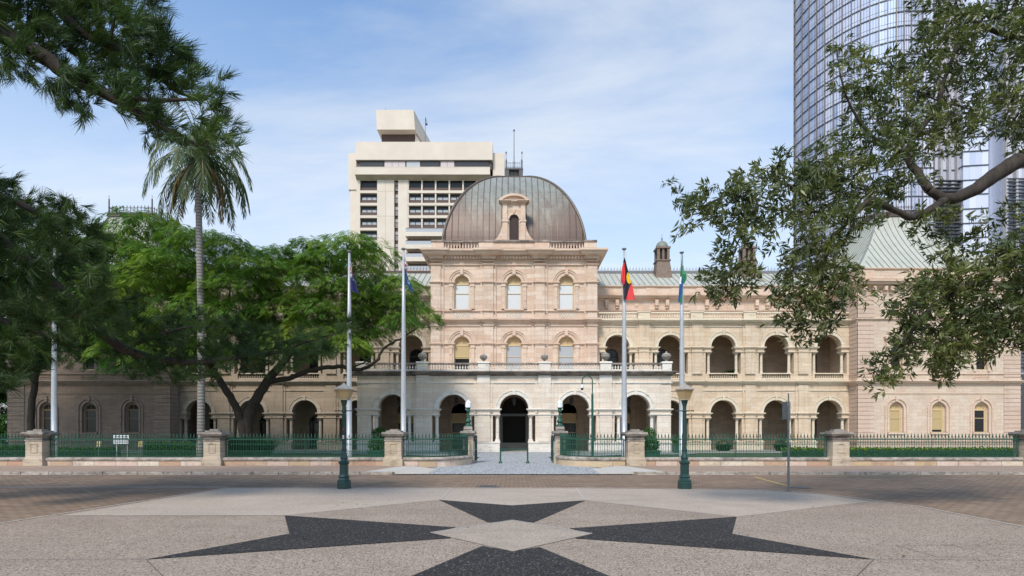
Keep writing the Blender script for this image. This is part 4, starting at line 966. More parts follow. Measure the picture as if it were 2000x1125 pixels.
# ================================================================== towers behind
def annexe():
    Y0 = 110.0; k = Y0 / F
    X = lambda px: (px - PX) * k
    Z = lambda py: CAMH + (HY - py) * k
    T = empty('office_block', (X(830), Y0, 0), 'cream concrete office block with ribbon windows rising behind the dome', 'office block')
    m = MB(); D = 26
    # side flanks
    m.box(X(677), X(694), Y0 + 1.2, Y0 + D, Z(365), Z(293)); m.box(X(680), X(694), Y0 + 1.4, Y0 + D, 0, Z(365)); m.build('flank_wall', M['tower_conc'], T)
    boxpart('flank_wall', M['tower_conc'], X(962), X(985), Y0 + 1.2, Y0 + D, 0, Z(293), parent=T)
    m = MB(); m.box(X(694), X(962), Y0, Y0 + D, Z(312), Z(277)); m.build('parapet_wall', M['tower_conc'], T)
    m = MB(); m.box(X(694.5), X(960), Y0 + .5, Y0 + D, Z(328.5), Z(311.8)); m.build('loggia_wall', M['tower_brown'], T)
    for a, b, mt in ((750, 765, 't_pink'), (765, 778, 't_pink'), (778, 791, 't_pink'), (860, 873, 't_pink'), (873, 887, 't_pink'), (793, 820, 'tower_pale'), (702, 748, 'tower_glass'), (822, 858, 'tower_glass'), (889, 955, 'tower_glass')):
        m = MB(); m.box(X(a) + .03, X(b) - .03, Y0 + .35, Y0 + .49, Z(327.5), Z(313.5)); m.build('loggia_panel', M[mt], T)
    m = MB(); m.box(X(694), X(957), Y0 - .3, Y0 + D, Z(342), Z(328.5)); m.box(X(694), X(957), Y0 - .32, Y0 - .2, Z(328.5), Z(327.3)); 
    m.build('spandrel_band', M['tower_conc'], T)
    m = MB(); m.add([(X(694), Y0 - .3, Z(342)), (X(957), Y0 - .3, Z(342)), (X(957), Y0 + 1.0, Z(349)), (X(694), Y0 + 1.0, Z(349))], [(0, 1, 2, 3)]); m.build('soffit', M['tower_soffit'], T)
    zr = [Z(349 + 24.5 * i) for i in range(9)]; hr = 19.3 * k
    # main front wall with recesses
    ops = []
    m = MB(); zt = Z(345)
    
    for a, b in ((694, 701), (734.6, 768), (776, 795)): boxpart('front_pier', M['tower_conc'], X(a), X(b), Y0 + .8, Y0 + D, 0, zt, parent=T)
    m = MB()
    for pyj in range(370, 540, 49):
        m.box(X(734.6), X(768), Y0 + .79, Y0 + .8, Z(pyj) - .03, Z(pyj) + .03)
    for pxj in (751,): m.box(X(pxj) - .03, X(pxj) + .03, Y0 + .785, Y0 + .8, 0, zt)
    m.build('panel_joint', M['tower_soffit'], T)
    m = MB(); m.box(X(768), X(776), Y0 + 1.6, Y0 + D, 0, zt); st = m.build('stair_slot', M['tower_brown'], T)
    m = MB()
    for i in range(9):
        z = zr[i]
        for j in range(5): m.box(X(768.5), X(775.5), Y0 + 1.4, Y0 + 1.59, z - hr * (.5 + .1 * j), z - hr * (.44 + .1 * j))
        m.box(X(768.2), X(775.8), Y0 + 1.45, Y0 + 1.598, z - hr * .34, z - .02 * hr)
    m.build('slot_louvre', M['fin_pale'], st)
    core = MB(); core.box(X(701), X(734.6), Y0 + 1.9, Y0 + D, 0, zt); core.box(X(795), X(960), Y0 + 1.9, Y0 + D, 0, zt); core.build('core_wall', M['dark'], T)
    bays = [(701, 734.6)] + [(795.5 + 27 * j, 795.5 + 27 * (j + 1)) for j in range(6)]
    slab = MB()
    for bi, (a, b) in enumerate(bays):
        for i in range(9):
            if bi and i >= 4: continue
            z = zr[i]; x0, x1 = X(a), X(b)
            if not bi: boxpart('floor_slab', M['tower_conc'], x0, x1, Y0 + .82, Y0 + 1.95, z - 2.45, z - hr, parent=T)
            elif bi == 1: boxpart('floor_slab', M['tower_conc'], x0, X(957.5), Y0 + .82, Y0 + 1.95, z - 2.45, z - hr, parent=T)
            q = MB(); q.box(x0 + .12, x1 - .12, Y0 + 1.15, Y0 + 1.3, z - hr, z - hr + .68)
            q.build('window_spandrel', M['tower_brown'], T)
            q = MB(); q.box(x0 + .1, x1 - .1, Y0 + 1.5, Y0 + 1.56, z - hr, z - .02); wq = q.build('window', M['tower_glass'], T)
            if i: 
                q = MB(); L = x1 - x0; nn = 2 if bi else 3
                for c in range(nn):
                    q.box(x0 + .2 + (L - .4) * c / nn + .08, x0 + .2 + (L - .4) * (c + 1) / nn - .08, Y0 + 1.44, Y0 + 1.49, z - hr + .82, z - hr + 1.3)
                q.build('window_pane', M['tower_pale'], wq)
        if bi:
            boxpart('mullion_wall', M['tower_conc'], X(a) - .14, X(a) + .14, Y0 + .9, Y0 + 1.95, zr[3] - hr, zt, parent=T)
    for i in range(4, 9):
        z = zr[i] + .25
        q = MB(); q.box(X(792), X(960), Y0 - .3, Y0 + 2.6, z - 1.75, z - .95); b_ = q.build('balcony', M['tower_conc'], T)
        q = MB(); q.box(X(793), X(960), Y0 - .2, Y0 - .16, z - .95, z - .2); q.build('balcony_glass', M['tower_pale'], b_); q = MB(); q.box(X(793), X(960), Y0 - .24, Y0 - .12, z - .2, z - .12); q.build('balcony_rail', M['tower_brown'], b_)
    # rooftop plant box, wedge-shaped, on a dark neck
    def Z(py, d=1.0): return CAMH + (HY - py) * (Y0 + d) / F
    m = MB(); a0, a1 = X(732), X(806); b0, b1 = X(733.5), X(809)
    yb = Y0 + 14
    m.add([(b0, Y0 + 1, Z(253)), (b1, Y0 + 1, Z(253)), (a1, Y0 + 1.0, Z(214.5)), (a0, Y0 + 1.0, Z(214.5)), (b0, yb, Z(253)), (b1 + 1.8, yb, Z(253)), (a1 + 1.6, yb, Z(214.5)), (a0, yb, Z(214.5)),
           (b0 + .4, Y0 + 2.6, Z(262, 2.6)), (b1 - .2, Y0 + 2.6, Z(262, 2.6)), (b1 + 1.8, yb, Z(262, 2.6)), (b0 + .4, yb, Z(262, 2.6))],
          [(0, 1, 2, 3), (1, 5, 6, 2), (4, 0, 3, 7), (3, 2, 6, 7), (0, 8, 9, 1), (1, 9, 10, 5), (0, 4, 11, 8), (8, 11, 10, 9)])
    m.add([(b1 - .3, Y0 + 2.5, Z(277)), (X(819.5), Y0 + 2.5, Z(277)), (b1 - .2, Y0 + 2.4, Z(253)), (b1 - .3, Y0 + 9, Z(277)), (X(819.5), Y0 + 9, Z(277)), (b1 - .2, Y0 + 9, Z(253))], [(0, 1, 2), (3, 5, 4), (1, 4, 5, 2), (0, 2, 5, 3)])
    m.build('plant_room', M['tower_conc'], T)
    m = MB(); m.box(X(737) + .2, X(811) - .2, Y0 + 2.7, Y0 + 12, Z(281), Z(262, 2.6) + .05); m.build('plant_room_neck', M['tower_brown'], T)
    m = MB(); m.tube([(X(735), Y0 + 2, Z(211.5)), (X(803), Y0 + 2, Z(211.5))], .06, 4)
    for p in (735, 748, 762, 776, 790, 803): m.tube([(X(p), Y0 + 2, Z(215)), (X(p), Y0 + 2, Z(211.5 if p != 748 else 206))], .05, 4)
    m.build('roof_rail', M['iron_pale'], T)
    m = MB(); m.tube([(X(820.5), Y0 + 6, Z(278)), (X(821.5), Y0 + 6, Z(200))], [.09, .05], 5); m.box(X(819), X(822.5), Y0 + 5.8, Y0 + 6.2, Z(262), Z(255)); m.build('roof_mast', M['iron_pale'], T)
    f = flag_mesh('roof_flag', (X(821.7), Y0 + 6, Z(202)), 1.7, .8, lambda u, v: 1 if (.3 < u < .7 and .3 < v < .7) else 0, [M['f_navy'], M['white']], lean=.5, drop=.35, nu=10, nv=8)
    tag(f, 'tiny dark flag with pale emblem on the rooftop mast of the concrete block', 'flag')

# flags ----------------------------------------------------------------
for nm, c in (('f_navy', (.025, .03, .13)), ('f_blue', (.01, .085, .24)), ('f_red', (.62, .04, .055)), ('f_red2', (.72, .05, .05)), ('f_black', (.012, .012, .025)), ('f_yellow', (.85, .55, .01)), ('f_green', (.01, .17, .07)), ('f_qblue', (.01, .06, .13))):
    M[nm] = plain(nm[2:] + '_flag_cloth', c, .7, var=.05)
def flag_mesh(name, top, H, wd, design, mats, lean=1.0, drop=1.0, nu=28, nv=22, folds=3.0, back=0.0, ph=0.0):
    """limp flag: hoist down the pole from top; the cloth falls in folds. design(u, v) gives the material at fly u, down v"""
    m = MB(); x0, y0, z0 = top; ids = []
    for j in range(nv + 1):
        for i in range(nu + 1):
            u, v = i / nu, j / nv
            a = folds * math.pi * u + ph
            x = x0 + wd * (u ** .8) * lean * (.30 + .70 * v) + .07 * math.sin(a) * (.3 + v) + (-back * math.sin(math.pi * min(1, u * 2.2)) if back else 0)
            y = y0 - .05 + .16 * math.sin(a + .6) * (u ** .5) * (.5 + .5 * v)
            z = z0 - v * H * (1 - .28 * u) - drop * (u ** 1.1) * (1 - .25 * v) + .03 * math.sin(5 * u + 7 * v)
            m.v.append((x, y, z))
    for j in range(nv):
        for i in range(nu): m.f.append((j * (nu + 1) + i, j * (nu + 1) + i + 1, (j + 1) * (nu + 1) + i + 1, (j + 1) * (nu + 1) + i)); ids.append(design((i + .5) / nu, (j + .5) / nv))
    o = m.build(name, mats, None, smooth=True); o.data.polygons.foreach_set('material_index', ids); return o
annexe()

def glass_tower():
    T = empty('glass_tower', (118, 170, 0), 'tall curved glass skyscraper with bronze fins rising behind the right-hand tree', 'skyscraper')
    A, B, XC, ZC = 19.2, 27.0, 112.8, 187.0; zt, FH = 176.0, 4.05
    nseg = 14
    cur = [(XC - A * math.cos(R(90) * (i / nseg) ** .9), ZC - B * math.sin(R(90) * (i / nseg) ** .9)) for i in range(nseg + 1)]
    # behind the leftmost point the plan curls back
    back = [(XC - A * math.cos(R(a)), ZC + 9.0 * math.sin(R(a))) for a in (60, 40, 22, 10)]
    plan = back + cur
    right = [(XC + 3.2 * k_, 160.0) for k_ in range(1, 3)]
    # recess, then stepped bays to the right
    plan2 = [(XC + 6.4, 160), (XC + 6.9, 162.5), (XC + 14.0, 162.5)] 
    nf = int(zt / FH); Q = []; tone = []
    def skin(pts, tbase, sub=1, z0=0.0):
        for (xa, ya), (xb, yb) in zip(pts, pts[1:]):
            for s in range(sub):
                x0, y0 = xa + (xb - xa) * s / sub, ya + (yb - ya) * s / sub; x1, y1 = xa + (xb - xa) * (s + 1) / sub, ya + (yb - ya) * (s + 1) / sub
                for f in range(nf):
                    za = f * FH; n_ = Vector((y1 - y0, -(x1 - x0), 0)).normalized(); j = rng.normal(0, .035, 2)
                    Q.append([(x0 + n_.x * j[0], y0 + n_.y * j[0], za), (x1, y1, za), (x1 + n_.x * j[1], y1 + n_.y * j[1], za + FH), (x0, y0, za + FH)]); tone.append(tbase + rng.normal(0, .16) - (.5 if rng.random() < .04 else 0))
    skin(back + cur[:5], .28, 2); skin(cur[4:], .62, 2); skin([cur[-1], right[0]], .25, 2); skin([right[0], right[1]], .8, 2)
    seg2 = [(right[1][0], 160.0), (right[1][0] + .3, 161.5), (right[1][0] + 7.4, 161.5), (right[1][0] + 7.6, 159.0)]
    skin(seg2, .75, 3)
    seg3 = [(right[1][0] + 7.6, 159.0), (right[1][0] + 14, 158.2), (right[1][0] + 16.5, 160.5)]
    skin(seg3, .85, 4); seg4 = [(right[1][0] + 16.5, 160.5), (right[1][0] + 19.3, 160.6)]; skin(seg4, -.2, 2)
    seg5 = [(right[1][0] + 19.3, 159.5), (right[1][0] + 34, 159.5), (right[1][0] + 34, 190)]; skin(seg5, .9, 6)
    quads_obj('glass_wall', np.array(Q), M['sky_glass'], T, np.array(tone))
    allp = plan + right + seg2[1:] + seg3[1:] + seg4[1:] + seg5
    # slabs: one thin band per floor, following the plan
    me = None
    for f in range(nf + 1):
        if me is None:
            q = MB(); q.sweep(plan + right + seg2[1:] + seg3[1:2], [(0, -.17), (.22, -.17), (.22, .10), (0, .10)]); q.sweep(seg5, [(0, -.25), (.3, -.25), (.3, .10), (0, .1)])
            o = q.build('slab_edge', M['slab'], T); me = o; 
        else: copy_to(me, T, (0, 0, f * FH))
    # fins
    for i, (x, y) in enumerate(plan + right):
        a = allp[max(i - 1, 0)]; b = allp[i + 1]; d = Vector((b[0] - a[0], b[1] - a[1])).normalized(); n_ = Vector((d.y, -d.x))
        q = MB(); c = Vector((x, y)) + n_ * .15; p = [c + d * .11 + n_ * .17, c - d * .11 + n_ * .17, c - d * .11 - n_ * .2, c + d * .11 - n_ * .2]
        q.add([(v.x, v.y, 0) for v in p] + [(v.x, v.y, zt) for v in p], [(0, 1, 5, 4), (1, 2, 6, 5), (2, 3, 7, 6), (3, 0, 4, 7), (4, 5, 6, 7)]); q.build('vertical_fin', M['fin'], T)
    for x in [seg2[1][0] + 2.35 * k_ for k_ in range(4)]:
        boxpart('vertical_fin', M['fin_pale'], x - .35, x + .35, 160.4, 161.9, 0, zt, parent=T)
    for x in [seg5[0][0] + .1] + [seg5[0][0] + 3 + 3.6 * k_ for k_ in range(4)]:
        boxpart('vertical_fin', M['fin_pale'], x - .3, x + .3, 158.3, 159.6, 0, zt, parent=T)
    m = MB()
    for i in range(3, len(plan + right) - 1):
        a, b = allp[i], allp[i + 1]
        for f in (1 / 3, 2 / 3):
            x, y = a[0] + (b[0] - a[0]) * f, a[1] + (b[1] - a[1]) * f; d = Vector((b[0] - a[0], b[1] - a[1])).normalized(); n_ = Vector((d.y, -d.x)); c = Vector((x, y)) + n_ * .05
            p = [c + d * .035 + n_ * .03, c - d * .035 + n_ * .03]; m.add([(v.x, v.y, 0) for v in p] + [(v.x, v.y, zt) for v in p], [(0, 1, 3, 2)])
    for z_ in np.arange(1.2, zt, FH): m.sweep(plan[4:] + right, [(.06, z_), (.06, z_ + .07)])
    m.build('mullion', M['slab'], T)
    # sun-shade louvres on the stepped bays
    for z_ in np.arange(20, 74, 1.0):
        for a, b in ((seg2[1][0], seg2[2][0]), (seg5[0][0], seg5[1][0])):
            boxpart('sun_louvre', M['slab'], a, b, 159.3, 160.3, z_, z_ + .22, parent=T) if a == seg2[1][0] else boxpart('sun_louvre', M['slab'], a, b, 158.2, 158.9, z_ + .01, z_ + .23, parent=T)
    m = MB()
    for z_ in np.arange(8, 66, 1.35): m.sweep(cur[1:] + right, [(.5, z_), (.75, z_), (.75, z_ + .16), (.5, z_ + .16), (.5, z_)])
    m.build('podium_louvre', M['fin_pale'], T)
    boxpart('roof_cap', M['slab'], XC - 10, XC + 40, 165, 190, zt - .5, zt, parent=T)
    # the street-level wall seen past the end of the pavilion
    boxpart('podium_wall', M['slab'], 92, 150, 157.0, 158.0, 0, 18, parent=T)
glass_tower()

# ================================================================== fence
FY = 27.6      # middle line of the boundary wall
def fence_pier(x, y, w_, h, label, sh=0.0):
    t = empty('stone_pier', (x, y, 0), label, 'stone pier', 'stone piers of the boundary fence')
    m = MB(); a = w_ / 2
    m.box(x - a - .07, x + a + .07, y - a - .07, y + a + .07, 0, .42); m.box(x - a - .03, x + a + .03, y - a - .03, y + a + .03, .42, .56, .03, .03)
    m.box(x - a, x + a, y - a, y + a, .56, h - .42); m.build('shaft', M['pier'], t)
    m = MB()
    for (dx, dy) in ((0, -1),):
        for r in ((-.17, -.13, .72, h - .62), (.13, .17, .72, h - .62), (-.13, .13, .72, .76), (-.13, .13, h - .66, h - .62)): m.box(x + r[0], x + r[1], y - a - .025, y - a - .001, r[2], r[3])
    m.build('panel', M['pier'], t)
    m = MB(); b = a + .03; P_ = [(x - a, y + a), (x - a, y - a), (x + a, y - a), (x + a, y + a), (x - a, y + a)]
    m.box(x - b, x + b, y - b, y + b, h - .50, h - .44)
    m.box(x - a, x + a, y - a, y + a, h - .44, h - .26)
    m.box(x - a - .10, x + a + .10, y - a - .10, y + a + .10, h - .26, h - .17, -.06, -.06); m.box(x - a - .14, x + a + .14, y - a - .14, y + a + .14, h - .17, h - .07, .02, .02); m.box(x - a * .9, x + a * .9, y - a * .9, y + a * .9, h - .07, h + .0)
    m.box(x - a * .5, x + a * .5, y - a * .5, y + a * .5, h, h + .07); m.build('cap', M['piercap'], t)
    return t
PX_ = [(-33.2, 'far left pier of the fence, at the picture edge'), (-23.2, 'stone fence pier nearest the left edge of the photo'), (-14.6, 'stone fence pier in front of the palm trunk'), (-5.85, 'stone fence pier left of the drive, before the second flagpole'),
       (5.9, 'stone fence pier right of the drive, before the flagpole with the yellow-disc flag'), (15.8, 'stone fence pier to the right of the grey sign post'), (25.2, 'stone fence pier cut off by the right edge of the photo')]
for x, lb in PX_[1:]: fence_pier(x, FY, .80, 1.80, lb)
GX, GY = 2.52, 31.0
for s_ in (-1, 1):
    fence_pier(s_ * GX, GY, .56, 1.86, ('left' if s_ < 0 else 'right') + '-hand slim gate pier at the drive, carrying a green lamp')
# picket and short bar, built once
def picket_proto():
    m = MB(); h0, h1 = 0, 1.0
    m.tube([(0, 0, 0), (0, 0, .98)], .016, 6, False)
    m.lathe(0, 0, [(.016, .95), (.034, .985), (.034, 1.0), (.016, 1.12), (0, 1.18)], 6)
    m.lathe(0, 0, [(.0, .70), (.03, .73), (.0, .76)], 6)
    for s_ in (-1, 1): m.tube([(.0, 0, .86), (s_ * .035, 0, .885), (s_ * .05, 0, .925), (s_ * .03, 0, .94)], .008, 4, False)
    m.tube([(.082, 0, 0), (.082, 0, .90)], .010, 5, False); m.lathe(.082, 0, [(.010, .88), (.022, .90), (0, .98)], 5)
    for zz in (.18, .60): m.tube([(.082 + .032 * math.cos(a), 0, zz + .032 * math.sin(a)) for a in [R(60 * k) for k in range(7)]], .006, 4, False)
    m.tube([(.041, 0, 0), (.041, 0, .30)], .008, 4, False); m.tube([(.123, 0, 0), (.123, 0, .30)], .008, 4, False)
    o = m.build('picket', M['green']); me = o.data; bpy.data.objects.remove(o); return me
PK = picket_proto()
def railing(path, z0, label, sp=.164):
    """iron railing along plan points; rails, and every picket a part"""
    P_ = [Vector((x, y, 0)) for x, y in path]; c = sum(P_, Vector()) / len(P_); base = Vector((c.x, c.y, z0))
    t = empty('iron_railing', base, label, 'railing', 'green iron railings on the boundary wall')
    m = MB()
    for z in (.05, .30, .64, .86):
        for a, b in zip(P_, P_[1:]):
            d = (b - a).normalized(); n = Vector((-d.y, d.x, 0)) * .014; h = .013 if z != .86 else .02
            vs = [a - n, b - n, b + n, a + n]
            m.add([(v.x, v.y, z0 + z - h) for v in vs] + [(v.x, v.y, z0 + z + h) for v in vs], [(0, 3, 2, 1), (4, 5, 6, 7), (0, 1, 5, 4), (1, 2, 6, 5), (2, 3, 7, 6), (3, 0, 4, 7)])
    m.build('rails', M['green'], t)
    L = [0]
    for a, b in zip(P_, P_[1:]): L.append(L[-1] + (b - a).length)
    n = int(L[-1] / sp)
    for k in range(n):
        s = (k + .3) * L[-1] / n; i = max(j for j in range(len(L) - 1) if L[j] <= s)
        f = (s - L[i]) / (L[i + 1] - L[i]); p = P_[i].lerp(P_[i + 1], f); d = P_[i + 1] - P_[i]
        o = bpy.data.objects.new('picket', PK); C.objects.link(o); o.parent = t; o.location = (p.x - base.x, p.y - base.y, 0); o.rotation_euler.z = math.atan2(d.y, d.x)
    m = MB()
    for s in (0.0, .5, .9985):
        s *= L[-1]; i = max(j for j in range(len(L) - 1) if L[j] <= s); p = P_[i].lerp(P_[i + 1], (s - L[i]) / (L[i + 1] - L[i])); m.tube([(p.x, p.y + .04, z0), (p.x, p.y + .02, z0 + .88)], .018, 5)
    m.build('stay', M['green'], t)
def low_wall(path, z1, label, w_=.46):
    c = sum((Vector((x, y, 0)) for x, y in path), Vector()) / len(path)
    t = empty('boundary_wall', (c.x, c.y, 0), label, 'stone wall', 'low stone walls carrying the railings')
    m = MB(); h = w_ / 2; hb = z1 - .17
    m.sweep(path, [(h, -.02), (h, hb), (-h, hb), (-h, -.02)]); m.build('courses', M['rubble'], t)
    m = MB(); o = h + .045
    m.sweep(path, [(h - .02, hb - .01), (o, hb + .02), (o, hb + .09), (o - .06, z1 - .015), (.05, z1), (-.05, z1), (-o + .06, z1 - .015), (-o, hb + .09), (-o, hb), (h, hb)]); m.build('coping', M['coping'], t)
    m = MB()
    for e in (path[0], path[-1]): m.box(e[0] - .02, e[0] + .02, e[1] - h + .02, e[1] + h - .02, 0, z1 - .02)
    m.build('end_stone', M['rubble'], t)
WZ = .50
segs = [(-33.0, -23.66, 'low rubble wall at the far left of the fence', 'green railing at the far left edge of the photo'),
        (-22.74, -15.06, 'low rubble wall under the railing before the dark left pavilion', 'green railing before the dark left pavilion, with the white notice board behind it'),
        (-14.14, -6.31, 'low rubble wall behind the left street lamp', 'green railing behind the left street lamp'),
        (6.36, 15.34, 'low rubble wall behind the right street lamp', 'green railing behind the right street lamp and the sign post'),
        (16.26, 24.74, 'low rubble wall before the right-hand pavilion', 'green railing before the right-hand pavilion and its yellow flowering hedge')]
for a, b, l1, l2 in segs: low_wall([(a, FY), (b, FY)], WZ, l1); railing([(a, FY), (b, FY)], WZ, l2)
for s_ in (-1, 1):
    pts = [(5.39, FY)] + [(4.45 - 1.95 * math.sin(R(a)), GY - .55 - (GY - .55 - FY) * math.cos(R(a))) for a in range(0, 91, 9)]
    pts = [(s_ * x, y) for x, y in pts]
    if s_ > 0: pts = pts[::-1]
    side = 'left' if s_ < 0 else 'right'
    low_wall(pts, WZ, 'low stone wall curving in to the %s gate pier' % side); railing(pts, WZ, 'green railing curving in to the %s gate pier' % side)
    # open gate leaf, seen nearly edge-on
    x = s_ * (GX - .36); y0 = GY - .1
    g = empty('gate_leaf', (x, y0, 0), '%s-hand iron gate leaf standing open beside its pier' % side, 'gate', 'open iron gate leaves')
    m = MB()
    for z in (.12, .75, 1.35): m.box(x - .02, x + .02, y0 + .1, y0 + 1.75, z - .025, z + .025)
    for y in (y0 + .1, y0 + 1.75): m.box(x - .025, x + .025, y - .025, y + .025, .06, 1.5)
    m.build('gate_frame', M['dgreen'], g)
    for k in range(1, 12):
        q = MB(); q.tube([(x, y0 + .1 + k * .1375, .1), (x, y0 + .1 + k * .1375, 1.42)], .011, 5); q.lathe(x, y0 + .1 + k * .1375, [(.012, 1.4), (.03, 1.45), (0, 1.58)], 5); q.build('bar', M['dgreen'], g)
    # green lamp on the pier
    cx, cy, z = s_ * GX, GY, 1.93
    g = empty('pier_lamp', (cx, cy, z), 'green turned lamp with white glass head on the %s gate pier' % side, 'lamp', 'green lamps on the gate piers')
    m = MB(); m.box(cx - .24, cx + .24, cy - .24, cy + .24, z - .04, z + .11, .02, .02); m.build('lamp_base', M['piercap'], g)
    m = MB(); m.lathe(cx, cy, [(.21, z + .11), (.20, z + .16), (.13, z + .24), (.11, z + .28), (.165, z + .36), (.165, z + .42), (.10, z + .52), (.085, z + .58), (.10, z + .62), (.075, z + .66), (.065, z + .86), (.10, z + .92), (.115, z + .98), (.09, z + 1.03), (.12, z + 1.10), (.13, z + 1.14)], 16); m.build('lamp_column', M['green'], g, smooth=False)
    m = MB(); m.lathe(cx, cy, [(.145, z + 1.14), (.165, z + 1.18), (.165, z + 1.38), (.175, z + 1.40), (.06, z + 1.52), (.03, z + 1.56), (.0, z + 1.62)], 8); m.build('lamp_glass', M['lamp_white'], g)

# barrier hoop in the drive
hx, hy = 0.0, 30.7
t = empty('barrier_hoop', (hx, hy, 0), 'green steel barrier hoop standing in the middle of the cobbled drive', 'barrier')
X0, X1 = -.74, .74
for x in (X0, X1):
    m = MB(); m.lathe(x, hy, [(.10, .03), (.10, .08), (.055, .16), (.045, .2), (.04, .78), (.05, .80), (.05, .85), (0, .87)], 10); m.build('post', M['green'], t)
m = MB(); m.box(X0, X1, hy - .025, hy + .025, .74, .80); m.build('crossbar', M['green'], t)

# street lamps
def street_lamp(px, label):
    x, y = gnd(px, 955)[0], 17.05
    t = empty('street_lamp', (x, y, 0), label, 'street lamp', 'old-fashioned street lamps on the plaza')
    m = MB(); m.lathe(x, y, [(.205, .01), (.205, .20), (.19, .22), (.195, .26), (.165, .29), (.15, .33), (.17, .37), (.145, .41), (.13, .44), (.13, .74), (.16, .78), (.165, .81), (.11, .85), (.10, .90), (.125, .93)], 8, rot=R(22.5)); m.build('pedestal', M['dgreen'], t)
    m = MB(); m.lathe(x, y, [(.115, .92), (.105, .98), (.075, 1.08), (.07, 1.15), (.085, 1.17), (.085, 1.19), (.065, 1.21), (.062, 1.36), (.075, 1.38), (.075, 1.40), (.06, 1.42), (.048, 2.3), (.075, 2.36), (.05, 2.40), (.055, 2.50), (.09, 2.62), (.10, 2.66), (.085, 2.69)], 16); m.build('column', M['dgreen'], t)
    m = MB()
    for k in range(8):
        a = R(45 * k); m.tube([(x + .064 * math.cos(a), y + .064 * math.sin(a), 1.42), (x + .052 * math.cos(a), y + .052 * math.sin(a), 2.28)], .009, 4)
    m.build('fluting', M['dgreen'], t)
    m = MB(); m.tube([(x - .26, y, 2.36), (x + .26, y, 2.36)], .016, 6)
    for s_ in (-1, 1): m.lathe(x + s_ * .27, y, [(0, 2.335), (.025, 2.36), (0, 2.385)], 8)
    m.build('ladder_bar', M['dgreen'], t)
    m = MB(); m.lathe(x, y, [(.165, 2.70), (.275, 3.00)], 6, rot=R(15)); ln = m.build('lantern', M['amber'], t)
    m = MB()
    for k in range(6):
        a = R(15 + 60 * k); m.tube([(x + .167 * math.cos(a), y + .167 * math.sin(a), 2.69), (x + .278 * math.cos(a), y + .278 * math.sin(a), 3.0)], .010, 4)
    m.lathe(x, y, [(.175, 2.68), (.175, 2.705), (.0, 2.706)], 6, rot=R(15)); m.build('lantern_frame', M['lamp_roof'], ln)
    m = MB(); m.lathe(x, y, [(.305, 2.985), (.31, 3.01), (.20, 3.08), (.07, 3.15), (.05, 3.16), (.045, 3.19), (.0, 3.215)], 6, rot=R(15)); m.build('lantern_roof', M['lamp_roof'], t)
    return t, x, y
l1, lx, ly = street_lamp(671, 'green street lamp with amber lantern left of the drive, stickers on its column')
m = MB(); m.box(lx - .028, lx + .022, ly - .078, ly - .07, 1.52, 1.62); m.build('sticker', M['white'], l1)
m = MB(); m.box(lx - .020, lx - .005, ly - .080, ly - .0785, 1.54, 1.60); m.box(lx - .005, lx + .012, ly - .080, ly - .0785, 1.54, 1.555); m.box(lx - .02, lx + .012, ly - .0795, ly - .0782, 1.585, 1.60); m.build('sticker_mark', M['f_red'], l1)
m = MB(); m.box(lx - .022, lx + .015, ly - .068, ly - .06, 1.78, 1.825); m.build('sticker', M['f_red'], l1)
street_lamp(1338, 'green street lamp with amber lantern right of the drive, plain column')

# flagpoles and flags
def flagpole(px, topy, label, Y=32.0, fin=True):
    x = (px - PX) * Y / F; zt = CAMH + (HY - topy) * Y / F
    t = empty('flagpole', (x, Y, 0), label, 'flagpole', 'grey flagpoles behind the fence')
    m = MB(); m.lathe(x, Y, [(.20, .0), (.20, .06), (.155, .07), (.15, 3.5), (.105, 8.0), (.055, zt - .05)], 14); m.build('pole', M['pole'], t, smooth=True)
    m = MB(); m.lathe(x, Y, [(.03, zt - .05), (.13, zt), (.13, zt + .05), (.03, zt + .07)], 10); m.build('truck', M['iron_pale'], t)
    m = MB(); m.tube([(x + .16, Y - .05, 1.2), (x + .10, Y - .05, zt - .1)], .006, 3); m.build('halyard', M['pole'], t)
    return x, Y, zt
def z_at(py, Y=32.0): return CAMH + (HY - py) * Y / F
flagpole(106, 470, 'grey flagpole rising into the dark pine at the far left')
x, Y, zt = flagpole(682, 492, 'grey flagpole with the dark blue red-crossed flag, behind the left street lamp')
def d_aus(u, v):
    if v < .48 and u < .48:
        a, b = u / .48, v / .48
        if abs(a - .5) < .10 or abs(b - .5) < .13: return 1
        if abs(a - .5) < .2 or abs(b - .5) < .24 or abs(a - b) < .09 or abs(a + b - 1) < .09: return 2
        return 0
    for (a, b, r) in ((.24, .74, .07), (.75, .18, .04), (.75, .82, .04), (.63, .46, .04), (.87, .42, .04), (.8, .6, .025)):
        if (u - a) ** 2 + ((v - b) * .5) ** 2 < r * r * .6: return 2
    return 0
f = flag_mesh('national_flag', (x + .09, Y - .02, z_at(512)), 1.65, .40, d_aus, [M['f_navy'], M['f_red'], M['white']], drop=.75)
tag(f, 'limp dark blue flag with red and white crosses and stars, before the broad tree', 'flag')
x, Y, zt = flagpole(788, 487, 'grey flagpole with the blue flag whose badge is white, left of the dome block')
def d_qld(u, v):
    if v < .5 and u < .48:
        a, b = u / .48, v / .5
        if abs(a - .5) < .10 or abs(b - .5) < .13: return 1
        if abs(a - .5) < .2 or abs(b - .5) < .24 or abs(a - b) < .09: return 2
        return 0
    r2 = (u - .74) ** 2 + ((v - .5) * .5) ** 2
    if r2 < .013: return 3 if (abs(u - .74) < .03 or abs(v - .5) < .05) else 2
    return 0
f = flag_mesh('state_flag', (x + .08, Y - .02, z_at(505)), 1.55, .48, d_qld, [M['f_qblue'], M['f_red'], M['white'], M['f_blue']], drop=1.05, folds=2.2)
tag(f, 'limp deep blue flag with a white round badge low down, nearest the dome block', 'flag')
x, Y, zt = flagpole(1219, 487, 'grey flagpole with the black, red and yellow flag, right of the dome block')
